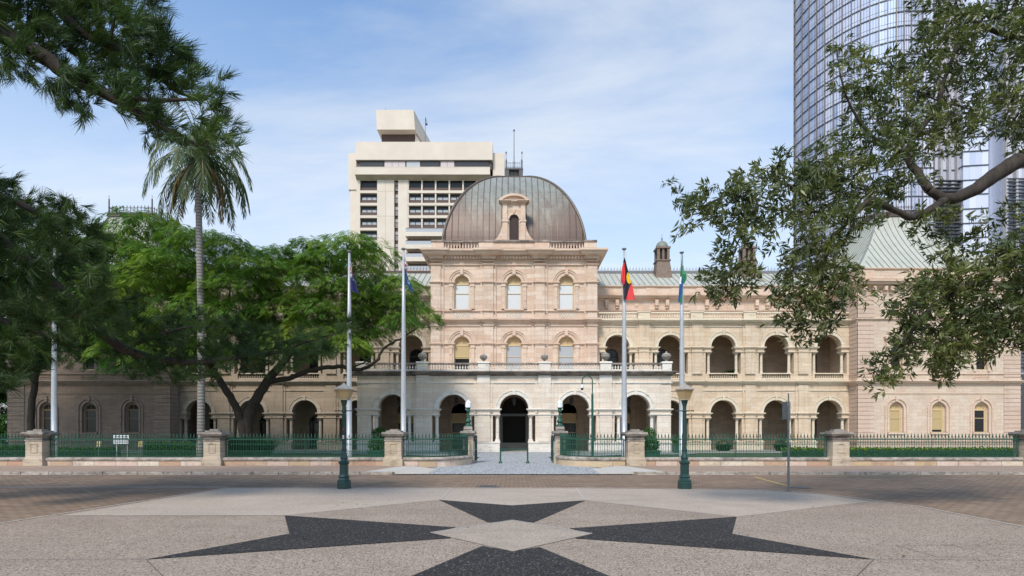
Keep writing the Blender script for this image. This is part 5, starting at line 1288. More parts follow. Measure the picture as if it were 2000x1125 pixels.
def d_abo(u, v):
    if (u - .42) ** 2 + ((v - .5) * .62) ** 2 < .042: return 2
    return 0 if v < .5 else 1
def abo_flag():
    # hoist at the pole, the fly fallen to the right and one fold caught to the left
    m = MB(); ids = []
    X = lambda p: (p - PX) * Y / F
    def patch(rows, col, dy=0.0, n=12):
        """rows: (py, left px, right px); a gently folded sheet"""
        b = len(m.v); k = 31
        for py, a, c in rows:
            for j in range(k): m.v.append((X(a + (c - a) * j / (k - 1)), Y - .16 - dy + .05 * math.sin(j * .28 + py * .05), z_at(py)))
        for i in range(len(rows) - 1):
            for j in range(k - 1): m.f.append((b + i * k + j, b + i * k + j + 1, b + (i + 1) * k + j + 1, b + (i + 1) * k + j)); ids.append(col(rows[i][0], (j + .5) / (k - 1)) if callable(col) else col)
    rows = []
    for i in range(91):
        py = 508 + i * .875; t = i / 90
        rows.append((py, 1218.5 - .0 * t - (2.5 if py > 556 else 0), 1220.5 + min(1, t * 1.6) * 11 + max(0, t - .5) * 15))
    def c_main(py, s):
        t = (py - 508) / 79.0; xx = 1218.5 + s * (2 + min(1, t * 1.6) * 11 + max(0, t - .5) * 15)
        if ((xx - 1228.5) / 6.5) ** 2 + ((py - 543) / 11.5) ** 2 < 1 : return 2
        if py > 552 and xx > 1232 - (py - 552) * .26: return 1
        return 0
    patch(rows, c_main)
    patch([(506, 1217.5, 1219), (516, 1215.5, 1219), (525, 1213.5, 1219), (534, 1212.2, 1219), (543, 1211.2, 1219), (550, 1210.7, 1219), (555, 1212.5, 1218), (559, 1215, 1217)], lambda py, s: 0 if py < 515 else (1 if py < 548 else 3), .10)
    o = m.build('red_black_yellow_flag', [M['f_black'], M['f_red2'], M['f_yellow'], M['f_red']], None, smooth=True); o.data.polygons.foreach_set('material_index', ids); return o
tag(abo_flag(), 'limp black and red flag with a yellow disc, right of the dome block', 'flag')
x, Y, zt = flagpole(1331.5, 494, 'grey flagpole with the green and blue flag, behind the right street lamp')
def tsi_flag():
    m = MB(); ids = []; X = lambda p: (p - PX) * Y / F
    def patch(rows, col, dy=0.0):
        b = len(m.v); k = 7
        for py, a, c in rows:
            for j in range(k): m.v.append((X(a + (c - a) * j / (k - 1)), Y - .15 - dy + .04 * math.sin(j * 1.5 + py * .06), z_at(py)))
        for i in range(len(rows) - 1):
            for j in range(k - 1): m.f.append((b + i * k + j, b + i * k + j + 1, b + (i + 1) * k + j + 1, b + (i + 1) * k + j)); ids.append(col(rows[i][0], (j + .5) / (k - 1)))
    def col(py, s):
        a = 1331 - 8 * min(1, (py - 496) / 90.); xx = a + s * (1331.5 - a)
        if py < 542: return 0 if s > .18 or py < 530 else 3
        if 542 <= py < 555: return 2 if (s < .75 and not (548 < py < 551 and .3 < s < .6)) else 1
        if py > 582 and s > .25: return 0
        if py > 575 and s > .7: return 0
        return 1
    patch([(496 + i * 2.0, 1331 - 8 * min(1, i * 2 / 90.), 1331.5) for i in range(49)], col)
    patch([(520, 1332, 1333), (530, 1332, 1335), (537, 1332, 1338.5), (544, 1332, 1339.5), (550, 1332, 1337.5), (556, 1332, 1334)], lambda py, s: 4 if py < 537 else 0)
    o = m.build('green_blue_flag', [M['f_green'], M['f_blue'], M['white'], M['f_black'], plain('bright_green_cloth', (.05, .38, .16), .7)], None, smooth=True); o.data.polygons.foreach_set('material_index', ids); return o
tag(tsi_flag(), 'limp green and blue flag with a white emblem, before the right wing roof', 'flag')

# camera mast behind the fence
x0, Y = at(1157, 0, 30.2).x, 30.2
t = empty('camera_mast', (x0, Y, 0), 'green swan-neck mast with a dome camera, right of the entrance', 'camera mast')
zz = lambda py: CAMH + (HY - py) * Y / F
m = MB(); m.lathe(x0, Y, [(.10, 0), (.10, .05), (.065, .1), (.06, 3.75), (.045, 3.8), (.0, 3.85)], 12); m.build('post', M['green'], t)
xa = at(1147, 0, Y).x; rr = x0 - xa; zc = zz(744)
m = MB(); m.tube([(x0, Y, 3.7)] + [(xa + rr * math.cos(R(a)), Y, zc + rr * math.sin(R(a))) for a in range(0, 181, 15)] + [(xa - rr, Y, zz(752))], .03, 8); m.build('swan_neck', M['green'], t)
m = MB(); m.lathe(xa - rr, Y, [(.04, zz(751)), (.075, zz(753)), (.08, zz(757)), (.07, zz(758))], 12); cm = m.build('camera_housing', M['white'], t)
m = MB(); m.lathe(xa - rr, Y, [(.075, zz(758)), (.07, zz(760)), (.04, zz(762)), (0, zz(762.5))], 12); m.build('camera_dome', M['glass'], cm)

# parking sign post seen from behind
x, Y = gnd(1540, 960)[0], gnd(1540, 960)[1]
t = empty('sign_post', (x, Y, 0), 'grey steel post with two sign plates seen from behind, right of the right street lamp', 'sign post')
m = MB(); m.lathe(x, Y, [(.045, 0), (.045, .02), (.031, .03), (.03, 2.2), (.022, 2.25), (.018, 2.84)], 12); m.build('post', M['galv'], t)
for s_, a in ((1, 62), (-1, 75)):
    m = MB(); ca, sa = math.cos(R(a)), math.sin(R(a)); m.T = lambda X, Y_, Z, s_=s_, ca=ca, sa=sa: (x + s_ * (.03 + X * ca) - Y_ * sa * s_, Y + X * sa * .9 + Y_ * ca, Z)
    m.box(0, .32 if s_ > 0 else .22, -.004, .004, 2.08, 2.60); m.box(0, .3 if s_ > 0 else .2, .004, .02, 2.2, 2.23); m.box(0, .3 if s_ > 0 else .2, .004, .02, 2.45, 2.48); m.build('sign_plate', M['galv'], t)
for z in (1.5, 1.75, 2.0):
    m = MB(); m.lathe(x, Y, [(.036, z), (.036, z + .02)], 10); m.build('clamp', M['galv'], t)

# notice board and two garden lights in the left garden
t = empty('notice_board', (at(237, 0, 31).x, 31, 0), 'white notice board with rows of dark lettering on two thin legs, behind the left railing', 'notice board')
Y = 31.0; q = lambda px, py: (at(px, py, Y).x, at(px, py, Y).z)
xa, z1 = q(221.5, 850); xb, z0 = q(252.5, 867)
m = MB(); m.box(xa, xb, Y, Y + .03, z0, z1); bd = m.build('board', M['white'], t)
for x in (q(227, 0)[0], q(248, 0)[0]):
    m = MB(); m.box(x - .018, x + .018, Y + .03, Y + .06, 0, z1 - .1); m.build('leg', M['pole'], t)
m = MB(); r2 = random.Random(3)
for row, (za, zb) in enumerate(((z1 - .10, z1 - .05), (z1 - .20, z1 - .14), (z1 - .27, z1 - .24), (z1 - .34, z1 - .31), (z1 - .41, z1 - .38))):
    x = xa + .06
    while x < xb - .08:
        w_ = r2.uniform(.02, .07); m.box(x, min(x + w_, xb - .05), Y - .003, Y - .0005, za, zb); x += w_ + .018
m.build('lettering', M['f_navy'], bd)
for px, lb in ((193, 'small cream garden light left of the white notice board'), (275, 'small cream garden light right of the white notice board')):
    x = at(px, 0, 31).x; t = empty('garden_light', (x, 31, 0), lb, 'garden light', 'cream garden lights in the left garden')
    m = MB(); m.box(x - .10, x - .015, 30.95, 31.05, .95, 1.22, .01, .01); m.box(x + .015, x + .10, 30.95, 31.05, .95, 1.22, .01, .01); m.build('lamp_face', M['blind_tan'] if False else plain('cream_lamp_face', (.80, .62, .25), .5), t)
    m = MB(); m.box(x - .03, x + .03, 30.98, 31.02, 0, .9); m.box(x - .14, x + .14, 30.93, 31.07, .88, .95); m.box(x - .13, x + .13, 31.05, 31.1, .93, 1.25); m.build('stake', M['galv'], t)

# ================================================================== planting
def inst(tpl, pos, rot, scl):
    """tpl (q,4,3) placed at pos (n,3) with rotation matrices rot (n,3,3), scales (n,)"""
    v = np.einsum('nij,qkj->nqki', rot, tpl) * scl[:, None, None, None] + pos[:, None, None, :]
    return v.reshape(-1, 4, 3)
def frames(d, roll=None):
    """rotation whose x axis is d, z axis as near to up as it can be, then rolled"""
    d = d / np.linalg.norm(d, axis=1, keepdims=True); up = np.tile([0, 0, 1.0], (len(d), 1)); up[np.abs(d[:, 2]) > .97] = [1, 0, 0]
    y = np.cross(up, d); y /= np.linalg.norm(y, axis=1, keepdims=True); z = np.cross(d, y)
    if roll is not None:
        c, s = np.cos(roll)[:, None], np.sin(roll)[:, None]; y, z = y * c + z * s, -y * s + z * c
    return np.stack([d, y, z], axis=2)
def in_poly(px, py, poly):
    n = len(poly); r = np.zeros(len(px), bool); j = n - 1
    for i in range(n):
        xi, yi = poly[i]; xj, yj = poly[j]
        c = ((yi > py) != (yj > py)) & (px < (xj - xi) * (py - yi) / (yj - yi + 1e-9) + xi); r ^= c; j = i
    return r
def sample_poly(poly, n, g):
    a = np.array(poly); out = np.zeros((0, 2))
    while len(out) < n:
        p = g.uniform(a.min(0), a.max(0), (n * 3, 2)); out = np.vstack([out, p[in_poly(p[:, 0], p[:, 1], poly)]])
    return out[:n]
def spaced_poly(poly, gap, g, tries=6000):
    c = sample_poly(poly, tries, g); keep = []
    for p in c:
        if all((p[0] - k[0]) ** 2 + (p[1] - k[1]) ** 2 > gap * gap for k in keep): keep.append(p)
    return np.array(keep)
def W(px, py, Y): return np.stack([(px - PX) / F * Y, Y, CAMH + (HY - py) / F * Y], axis=-1)
def smooth_path(pts, k=5):
    P_ = [Vector(p) for p in pts]; out = []
    for i in range(len(P_) - 1):
        a = P_[max(i - 1, 0)]; b = P_[i]; c = P_[i + 1]; d = P_[min(i + 2, len(P_) - 1)]
        for j in range(k):
            t = j / k; out.append(.5 * ((2 * b) + (c - a) * t + (2 * a - 5 * b + 4 * c - d) * t * t + (3 * b - a - 3 * c + d) * t ** 3))
    return out + [P_[-1]]
class Limbs:
    """a tree's trunk and limbs; remembers points so twigs can start from the nearest wood"""
    def __init__(s): s.m = MB(); s.p = []
    def limb(s, pts, r0, r1, n=8, wob=0.0, k=5):
        q = smooth_path(pts, k)
        if wob: q = [p + Vector((random.uniform(-wob, wob), random.uniform(-wob, wob), random.uniform(-wob, wob))) if 0 < i < len(q) - 1 else p for i, p in enumerate(q)]
        rs = [r0 + (r1 - r0) * i / (len(q) - 1) for i in range(len(q))]
        s.m.tube(q, rs, n); s.p += [(np.array(p), r) for p, r in zip(q, rs)]
    def twig_to(s, c, r=.02, sag=.1, rmax=.06, lo=4):
        c = np.array(c); P_ = np.array([a for a, _ in s.p]); d = np.linalg.norm(P_ - c, axis=1); i = int(np.argmin(d + (0.25 * np.abs(P_[:, 2] - c[2]))))
        a = P_[i]; mid = (a + c) / 2 + np.array([random.uniform(-.12, .12), random.uniform(-.12, .12), random.uniform(0, sag)]) * d[i]
        rr = min(s.p[i][1] * .7, rmax)
        q = smooth_path([tuple(a), tuple(mid), tuple(c)], 4); rs = [rr + (r - rr) * k / (len(q) - 1) for k in range(len(q))]
        s.m.tube(q, rs, lo, False); s.p += [(np.array(p), x) for p, x in list(zip(q, rs))[3:]]

# ---- the broad feathery tree --------------------------------------
def spray_tpl(pairs=6, L=1.0, w=.34, lw=.085, droop=.28):
    q = []
    for k in range(pairs + 1):
        t = .12 + .88 * k / pairs; x = L * t; z = -droop * t * t; wl = w * math.sin(math.pi * (.18 + .74 * t)) 
        for s_ in (-1, 1):
            if k == pairs and s_ > 0: continue
            dx_ = .55 * wl if k < pairs else wl * .9; dy_ = s_ * wl if k < pairs else 0; dz = -.30 * wl
            a = np.array([x, 0, z]); b = a + np.array([dx_, dy_, dz]); d = (b - a) / np.linalg.norm(b - a); n = np.array([-d[1], d[0], 0]) * lw / 2 if abs(d[1]) > .01 else np.array([0, lw / 2, 0])
            md = (a + b) / 2 + np.array([0, 0, .02]); q.append([a, md + n, b, md - n])
    return np.array(q)
SP = spray_tpl(4, 1.0, .46, .17, .38)
def feathery(name, label, base, poly, limbs, Yc, Yr, gap, seed, mats, n_per=185, extra=None, floor_y=None, rad=(1.3, 2.0), scale=(.30, .52)):
    g = np.random.default_rng(seed); random.seed(seed)
    t = empty(name, base, label, 'tree'); Lb = Limbs()
    for pts, r0, r1 in limbs: Lb.limb(pts, r0, r1, 9, .05)
    c2 = spaced_poly(poly, gap, g); cs = []
    for p in c2:
        for rep in range(2):
            Y = Yc + g.uniform(-Yr, Yr); cs.append(W(p[0] + g.normal(0, 4), p[1] + g.normal(0, 4), np.array(Y)))
    if extra: cs += [W(np.array(a), np.array(b), np.array(float(c))) for a, b, c in extra]
    cs = np.array(cs); Q = []; tone = []
    for c in cs[np.argsort(g.random(len(cs)))]:
        Lb.twig_to(c - np.array([0, 0, .25]), .02, .25, .09)
    for c in cs:
        n = int(n_per * g.uniform(.7, 1.3)); R_ = g.uniform(*rad)
        th = g.uniform(0, 2 * math.pi, n); rr = R_ * np.sqrt(g.random(n)); zz = .46 * R_ * (1 - (rr / R_) ** 2) + g.normal(0, .12, n) - .15 * (rr / R_) ** 2 * R_
        pos = c + np.stack([rr * np.cos(th), rr * np.sin(th), zz], 1)
        d = np.stack([np.cos(th + g.normal(0, .5, n)), np.sin(th + g.normal(0, .5, n)), g.uniform(-.35, .25, n) - .35 * rr / R_], 1)
        sc_ = g.uniform(*scale, n); ql = inst(SP, pos, frames(d, g.normal(0, .3, n)), sc_); Q.append(ql)
        tone.append(np.repeat(np.clip(g.normal(.45, .22) + g.normal(0, .26, n), 0, 1), len(SP)))
    Lb.m.build('trunk', M['bark'], t, smooth=True)
    o = quads_obj('crown', np.vstack(Q), mats, t, np.concatenate(tone)); return t
YT = 40.0
def A(px, py, Y): v = at(px, py, Y); return (v.x, v.y, v.z)
limbsT = [([A(478, 900, 40), A(474, 840, 40), A(465, 808, 40), A(444, 765, 39.7), A(420, 728, 39.4), A(398, 690, 39), A(380, 640, 38.5), A(360, 590, 38)], .34, .12),
          ([A(482, 890, 40.2), A(484, 815, 40.2), A(503, 775, 40.2), A(530, 735, 40.4), A(560, 700, 40.6), A(585, 660, 40.8), A(600, 610, 41), A(640, 560, 41.2)], .44, .12),
          ([A(520, 745, 40.3), A(565, 738, 39.8), A(610, 722, 39.2), A(660, 716, 38.6), A(705, 722, 38.3), A(735, 705, 38), A(750, 680, 38), A(780, 662, 38), A(815, 640, 38)], .20, .05),
          ([A(560, 700, 40.6), A(562, 650, 41.5), A(556, 600, 42), A(540, 550, 42.5)], .2, .07), ([A(585, 660, 40.8), A(640, 640, 41), A(700, 610, 41), A(760, 590, 41)], .18, .06),
          ([A(420, 728, 39.4), A(430, 680, 40), A(440, 630, 40.5), A(450, 560, 41)], .16, .06), ([A(398, 690, 39), A(340, 660, 38.5), A(280, 620, 38.5), A(240, 560, 39)], .15, .05), ([A(600, 610, 41), A(660, 520, 41), A(700, 480, 41)], .12, .04),
          ([A(690, 716, 38.4), A(720, 700, 38), A(700, 668, 38)], .06, .03)]
polyT = [(205, 470), (240, 440), (290, 425), (335, 455), (390, 462), (430, 462), (470, 500), (505, 500), (530, 478), (575, 478), (620, 500), (650, 462), (690, 470), (735, 492), (752, 530), (785, 560), (808, 585), (820, 612), (812, 640), (790, 650), (770, 640), (735, 668), (690, 690), (640, 675), (590, 668), (540, 682), (470, 695), (430, 690), (380, 700), (300, 700), (220, 690), (190, 620), (180, 540)]
feathery('poinciana_tree', 'broad spreading tree with bright feathery leaves and forked dark trunk between fence and left wing', (at(478, 0, 40).x, 40, 0), polyT, limbsT, YT, 4.2, 31, 5, M['poin'])
# second tree in the far left garden, in the dark
limbs2 = [([A(60, 885, 44), A(62, 800, 44), A(80, 700, 44), A(120, 620, 43.5), A(160, 560, 43)], .30, .1), ([A(70, 750, 44), A(20, 680, 44), A(-60, 620, 44), A(-160, 560, 44)], .2, .08), ([A(80, 700, 44), A(60, 600, 44), A(20, 520, 44)], .18, .06), ([A(120, 640, 43.5), A(200, 640, 43), A(280, 660, 42.5), A(330, 690, 42)], .14, .04)]
poly2 = [(-260, 520), (-180, 430), (-60, 400), (40, 400), (120, 420), (190, 470), (240, 560), (270, 640), (300, 700), (260, 725), (190, 700), (140, 712), (60, 706), (-20, 700), (-120, 700), (-240, 680)]
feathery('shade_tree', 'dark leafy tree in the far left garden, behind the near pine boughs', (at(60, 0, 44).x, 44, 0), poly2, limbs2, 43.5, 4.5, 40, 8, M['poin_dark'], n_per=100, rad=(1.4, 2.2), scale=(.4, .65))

# ---- palm -----------------------------------------------------------
def palm():
    Y = 35.0; g = np.random.default_rng(4); random.seed(4)
    t = empty('palm_tree', (at(393, 0, Y).x, Y, 0), 'tall slender palm with grey ringed trunk and drooping fronds, before the left wing', 'palm tree')
    m = MB(); pts = smooth_path([A(392, 905, Y), A(393, 760, Y), A(392, 600, Y), A(389, 460, Y), A(388, 380, Y), A(389, 338, Y)], 8)
    n = len(pts); m.tube(pts, [.25 if i < 3 else .225 - .07 * i / n for i in range(n)], 12); m.build('trunk', M['palm_bark'], t, smooth=True)
    top = np.array(A(389, 338, Y)); m = MB(); m.tube([tuple(top - [0, 0, .3]), tuple(top + [0, 0, .9])], [.15, .07], 8); m.build('crownshaft', M['hedge'], t)
    stems = MB()
    for k in range(38):
        az = 2 * math.pi * (k * .382) + g.normal(0, .12); el = R(g.choice([75, 60, 45, 30, 10, -15])) + g.normal(0, .1); L = g.uniform(4.1, 5.3); dead = el < R(-5) and k % 3 == 0
        if el < 0: L *= .75
        p = top + np.array([0, 0, .5]); d = np.array([math.cos(az) * math.cos(el), math.sin(az) * math.cos(el), math.sin(el)]); path = [p.copy()]; ns = 14
        for i in range(ns):
            path.append(path[-1] + d * L / ns); d = d + np.array([0, 0, -.20 - .016 * i]); d /= np.linalg.norm(d)
        path = np.array(path); stems.tube([tuple(x) for x in path], [.045 - .0025 * i for i in range(len(path))], 4, False)
        Q = []; side = np.cross(path[-1] - path[0], [0, 0, 1]); side /= np.linalg.norm(side) + 1e-6
        for i in range(1, ns * 3):
            s = i / (ns * 3); a = path[int(s * ns)] + (path[min(int(s * ns) + 1, ns)] - path[int(s * ns)]) * (s * ns % 1); tg = path[min(int(s * ns) + 1, ns)] - path[int(s * ns)]; tg = tg / (np.linalg.norm(tg) + 1e-6)
            for sd_ in (-1, 1):
                ll = (.95 * math.sin(math.pi * (.12 + .80 * s)) + .12) * g.uniform(.8, 1.1)
                dd = side * sd_ * g.uniform(.3, .8) + tg * .45 + np.array([0, 0, -.75 + g.normal(0, .2)]); dd /= np.linalg.norm(dd)
                mid = a + dd * ll * .5; end = a + dd * ll + np.array([0, 0, -.12 * ll]); wv = np.cross(dd, [.3, .8, .2]); wv = wv / np.linalg.norm(wv) * .036
                Q.append([a, mid + wv, end, mid - wv])
        quads_obj('frond', np.array(Q), M['palm_dry'] if dead else M['palm'], t, np.clip(g.normal(.5, .3, len(Q)), 0, 1))
    stems.build('frond_stems', M['palm_dry'], t)
    # hanging flower sprays and a dry skirt
    m = MB()
    for k in range(5):
        a = R(60 * k + 20); m.tube([tuple(top + [0, 0, .1]), tuple(top + [.5 * math.cos(a), .5 * math.sin(a), -.2]), tuple(top + [.6 * math.cos(a), .6 * math.sin(a), -1.2])], [.03, .03, .01], 4)
    m.build('fruit_stem', M['palm_dry'], t)
palm()

# ---- near pine with long boughs --------------------------------------
def shoot_tpl(seed, n=26, L=1.0):
    g = np.random.default_rng(seed); q = []
    for k in range(n):
        th = g.uniform(0, 2 * math.pi); sp_ = g.uniform(.12, .75); d = np.array([1, sp_ * math.cos(th), sp_ * math.sin(th)]); d /= np.linalg.norm(d); l = g.uniform(.55, 1.0) * L
        a = np.array([g.uniform(-.15, .25), 0, 0]); n_ = np.cross(d, g.normal(0, 1, 3)); n_ /= np.linalg.norm(n_); w = .019
        m1 = a + d * l * .5; b = a + d * l + np.array([.08, 0, .22]) * l; q.append([a - n_ * w * .4, m1 - n_ * w, m1 + n_ * w, a + n_ * w * .4]); q.append([m1 - n_ * w, b - n_ * w * .15, b + n_ * w * .15, m1 + n_ * w])
    return np.array(q)
ST = [shoot_tpl(i) for i in range(5)]
def tufts(regions, Lb, g, twigr=.008):
    """regions: (polygon, gap px, depth, depth spread, shoot length, shoots per tuft, way the shoots point)"""
    Q = []; tone = []
    for poly, gap, Yc, Yr, L, ns, way in regions:
        for p in spaced_poly(poly, gap, g, 4000):
            Y = Yc + g.uniform(-Yr, Yr); c = W(p[0], p[1], np.array(Y)); Lb.twig_to(c, twigr, .05, .022, 3)
            n = int(ns * g.uniform(.7, 1.3)); pos = c + g.normal(0, L * .33, (n, 3))
            d = np.array(way) + g.normal(0, .62, (n, 3)); i = g.integers(0, 5)
            ql = inst(ST[i], pos, frames(d, g.uniform(0, 6.28, n)), g.uniform(.75, 1.15, n) * L); Q.append(ql); tone.append(np.repeat(np.clip(g.normal(.4, .25) + g.normal(0, .12, n), 0, 1), len(ST[i])))
    return np.vstack(Q), np.concatenate(tone)
def pine():
    g = np.random.default_rng(21); random.seed(21)
    t = empty('pine_tree', (-15.5, 10.5, 0), 'tall dark pine off the left edge whose long tufted boughs reach across sky and garden', 'pine tree')
    Lb = Limbs(); Y = 10.5
    Lb.limb([(-15.5, 10.5, -.05), (-15.4, 10.5, 6), (-15.3, 10.4, 14), (-15.2, 10.4, 22)], .48, .25, 12, .02)
    # upper boughs
    Lb.limb([(-15.3, 10.4, 10.6), A(-150, 0, 10.2), A(0, 62, 10), A(80, 110, 10), A(140, 150, 10), A(210, 185, 10.1), A(270, 220, 10.2), A(330, 255, 10.3), A(385, 282, 10.4), A(430, 296, 10.5)], .20, .015, 9, .015)
    Lb.limb([(-15.3, 10.4, 12.2), A(-120, -120, 10.6), A(60, -40, 10.5), A(150, 55, 10.5), A(230, 95, 10.5), A(300, 140, 10.5), A(350, 180, 10.5), A(420, 190, 10.6)], .15, .015, 8, .015)
    Lb.limb([A(200, 180, 10.1), A(290, 195, 10), A(390, 192, 10), A(420, 180, 10)], .05, .012, 6)
    Lb.limb([A(140, 150, 10), A(118, 160, 9.8), A(118, 185, 9.7), A(150, 205, 9.7)], .035, .012, 6); Lb.limb([A(20, 70, 10), A(10, 100, 9.7), A(30, 130, 9.6)], .03, .012, 6)
    reg = [([(-60, -60), (305, -60), (308, 30), (285, 62), (305, 62), (330, 85), (372, 140), (355, 170), (300, 160), (240, 130), (170, 90), (90, 60), (0, 40), (-60, 10)], 27, 10.3, .9, .33, 12, (.8, 0, .55)),
           ([(0, 70), (90, 60), (180, 100), (260, 150), (330, 175), (370, 150), (410, 175), (438, 165), (440, 190), (425, 210), (400, 205), (330, 200), (300, 240), (230, 200), (150, 160), (80, 110), (0, 70)], 29, 10.1, .7, .30, 12, (.85, 0, .5)),
           ([(228, 195), (300, 235), (360, 268), (420, 225), (452, 235), (464, 285), (455, 296), (420, 298), (380, 285), (320, 275), (290, 255), (240, 232)], 27, 10.3, .7, .28, 11, (.9, 0, .25)),
           ([(0, 90), (60, 105), (64, 130), (50, 155), (15, 140), (-20, 120)], 22, 9.7, .4, .28, 9, (.2, 0, -.7)),
           ([(95, 150), (120, 140), (185, 190), (165, 220), (130, 200)], 20, 9.7, .4, .28, 9, (.3, 0, -.7))]
    # left mass and the drooping bough
    Lb.limb([(-15.4, 10.5, 7.2), A(-250, 420, 12), A(-60, 440, 13), A(60, 520, 13.5), A(130, 580, 14), A(190, 640, 14.4), A(240, 680, 14.7), A(300, 700, 15), A(380, 708, 15.2), A(450, 700, 15.3), A(540, 690, 15.4), A(600, 668, 15.4), A(655, 652, 15.4)], .22, .018, 9, .02)
    Lb.limb([(-15.4, 10.5, 6.0), A(-220, 560, 12), A(-60, 600, 12.5), A(40, 640, 12.5), A(110, 660, 12.6)], .14, .02, 8, .02)
    Lb.limb([(-15.4, 10.5, 8.6), A(-260, 300, 12.5), A(-80, 360, 13), A(40, 400, 13), A(120, 450, 13), A(190, 520, 13.2)], .16, .02, 8, .02)
    Lb.limb([A(240, 680, 14.7), A(300, 660, 14.6), A(360, 640, 14.5), A(430, 640, 14.5)], .05, .012, 6); Lb.limb([A(540, 690, 15.4), A(580, 690, 15.2), A(630, 680, 15.1)], .03, .01, 5)
    reg += [([(-150, 330), (0, 355), (60, 385), (110, 400), (135, 390), (170, 430), (200, 470), (190, 500), (212, 560), (235, 620), (225, 650), (180, 640), (120, 640), (90, 690), (60, 720), (30, 730), (0, 745), (-150, 760)], 26, 12.9, 1.5, .34, 15, (.5, 0, -.15)),
            ([(180, 560), (240, 590), (300, 620), (340, 625), (400, 612), (450, 620), (500, 650), (530, 640), (560, 660), (640, 640), (690, 620), (672, 652), (630, 690), (560, 712), (480, 718), (420, 735), (340, 740), (300, 730), (240, 700), (190, 650)], 26, 14.9, .7, .34, 11, (.6, 0, .25)),
            ([(-600, 200), (-150, 200), (-150, 760), (-600, 760)], 60, 13, 2.5, .6, 12, (.3, 0, 0)), ([(-700, -500), (-60, -500), (-60, 20), (-700, 150)], 70, 11, 2.5, .6, 12, (.5, 0, .3))]
    Q, tn = tufts(reg, Lb, g)
    Lb.m.build('trunk', M['bark'], t, smooth=True); quads_obj('foliage', Q, M['pine'], t, tn)
pine()

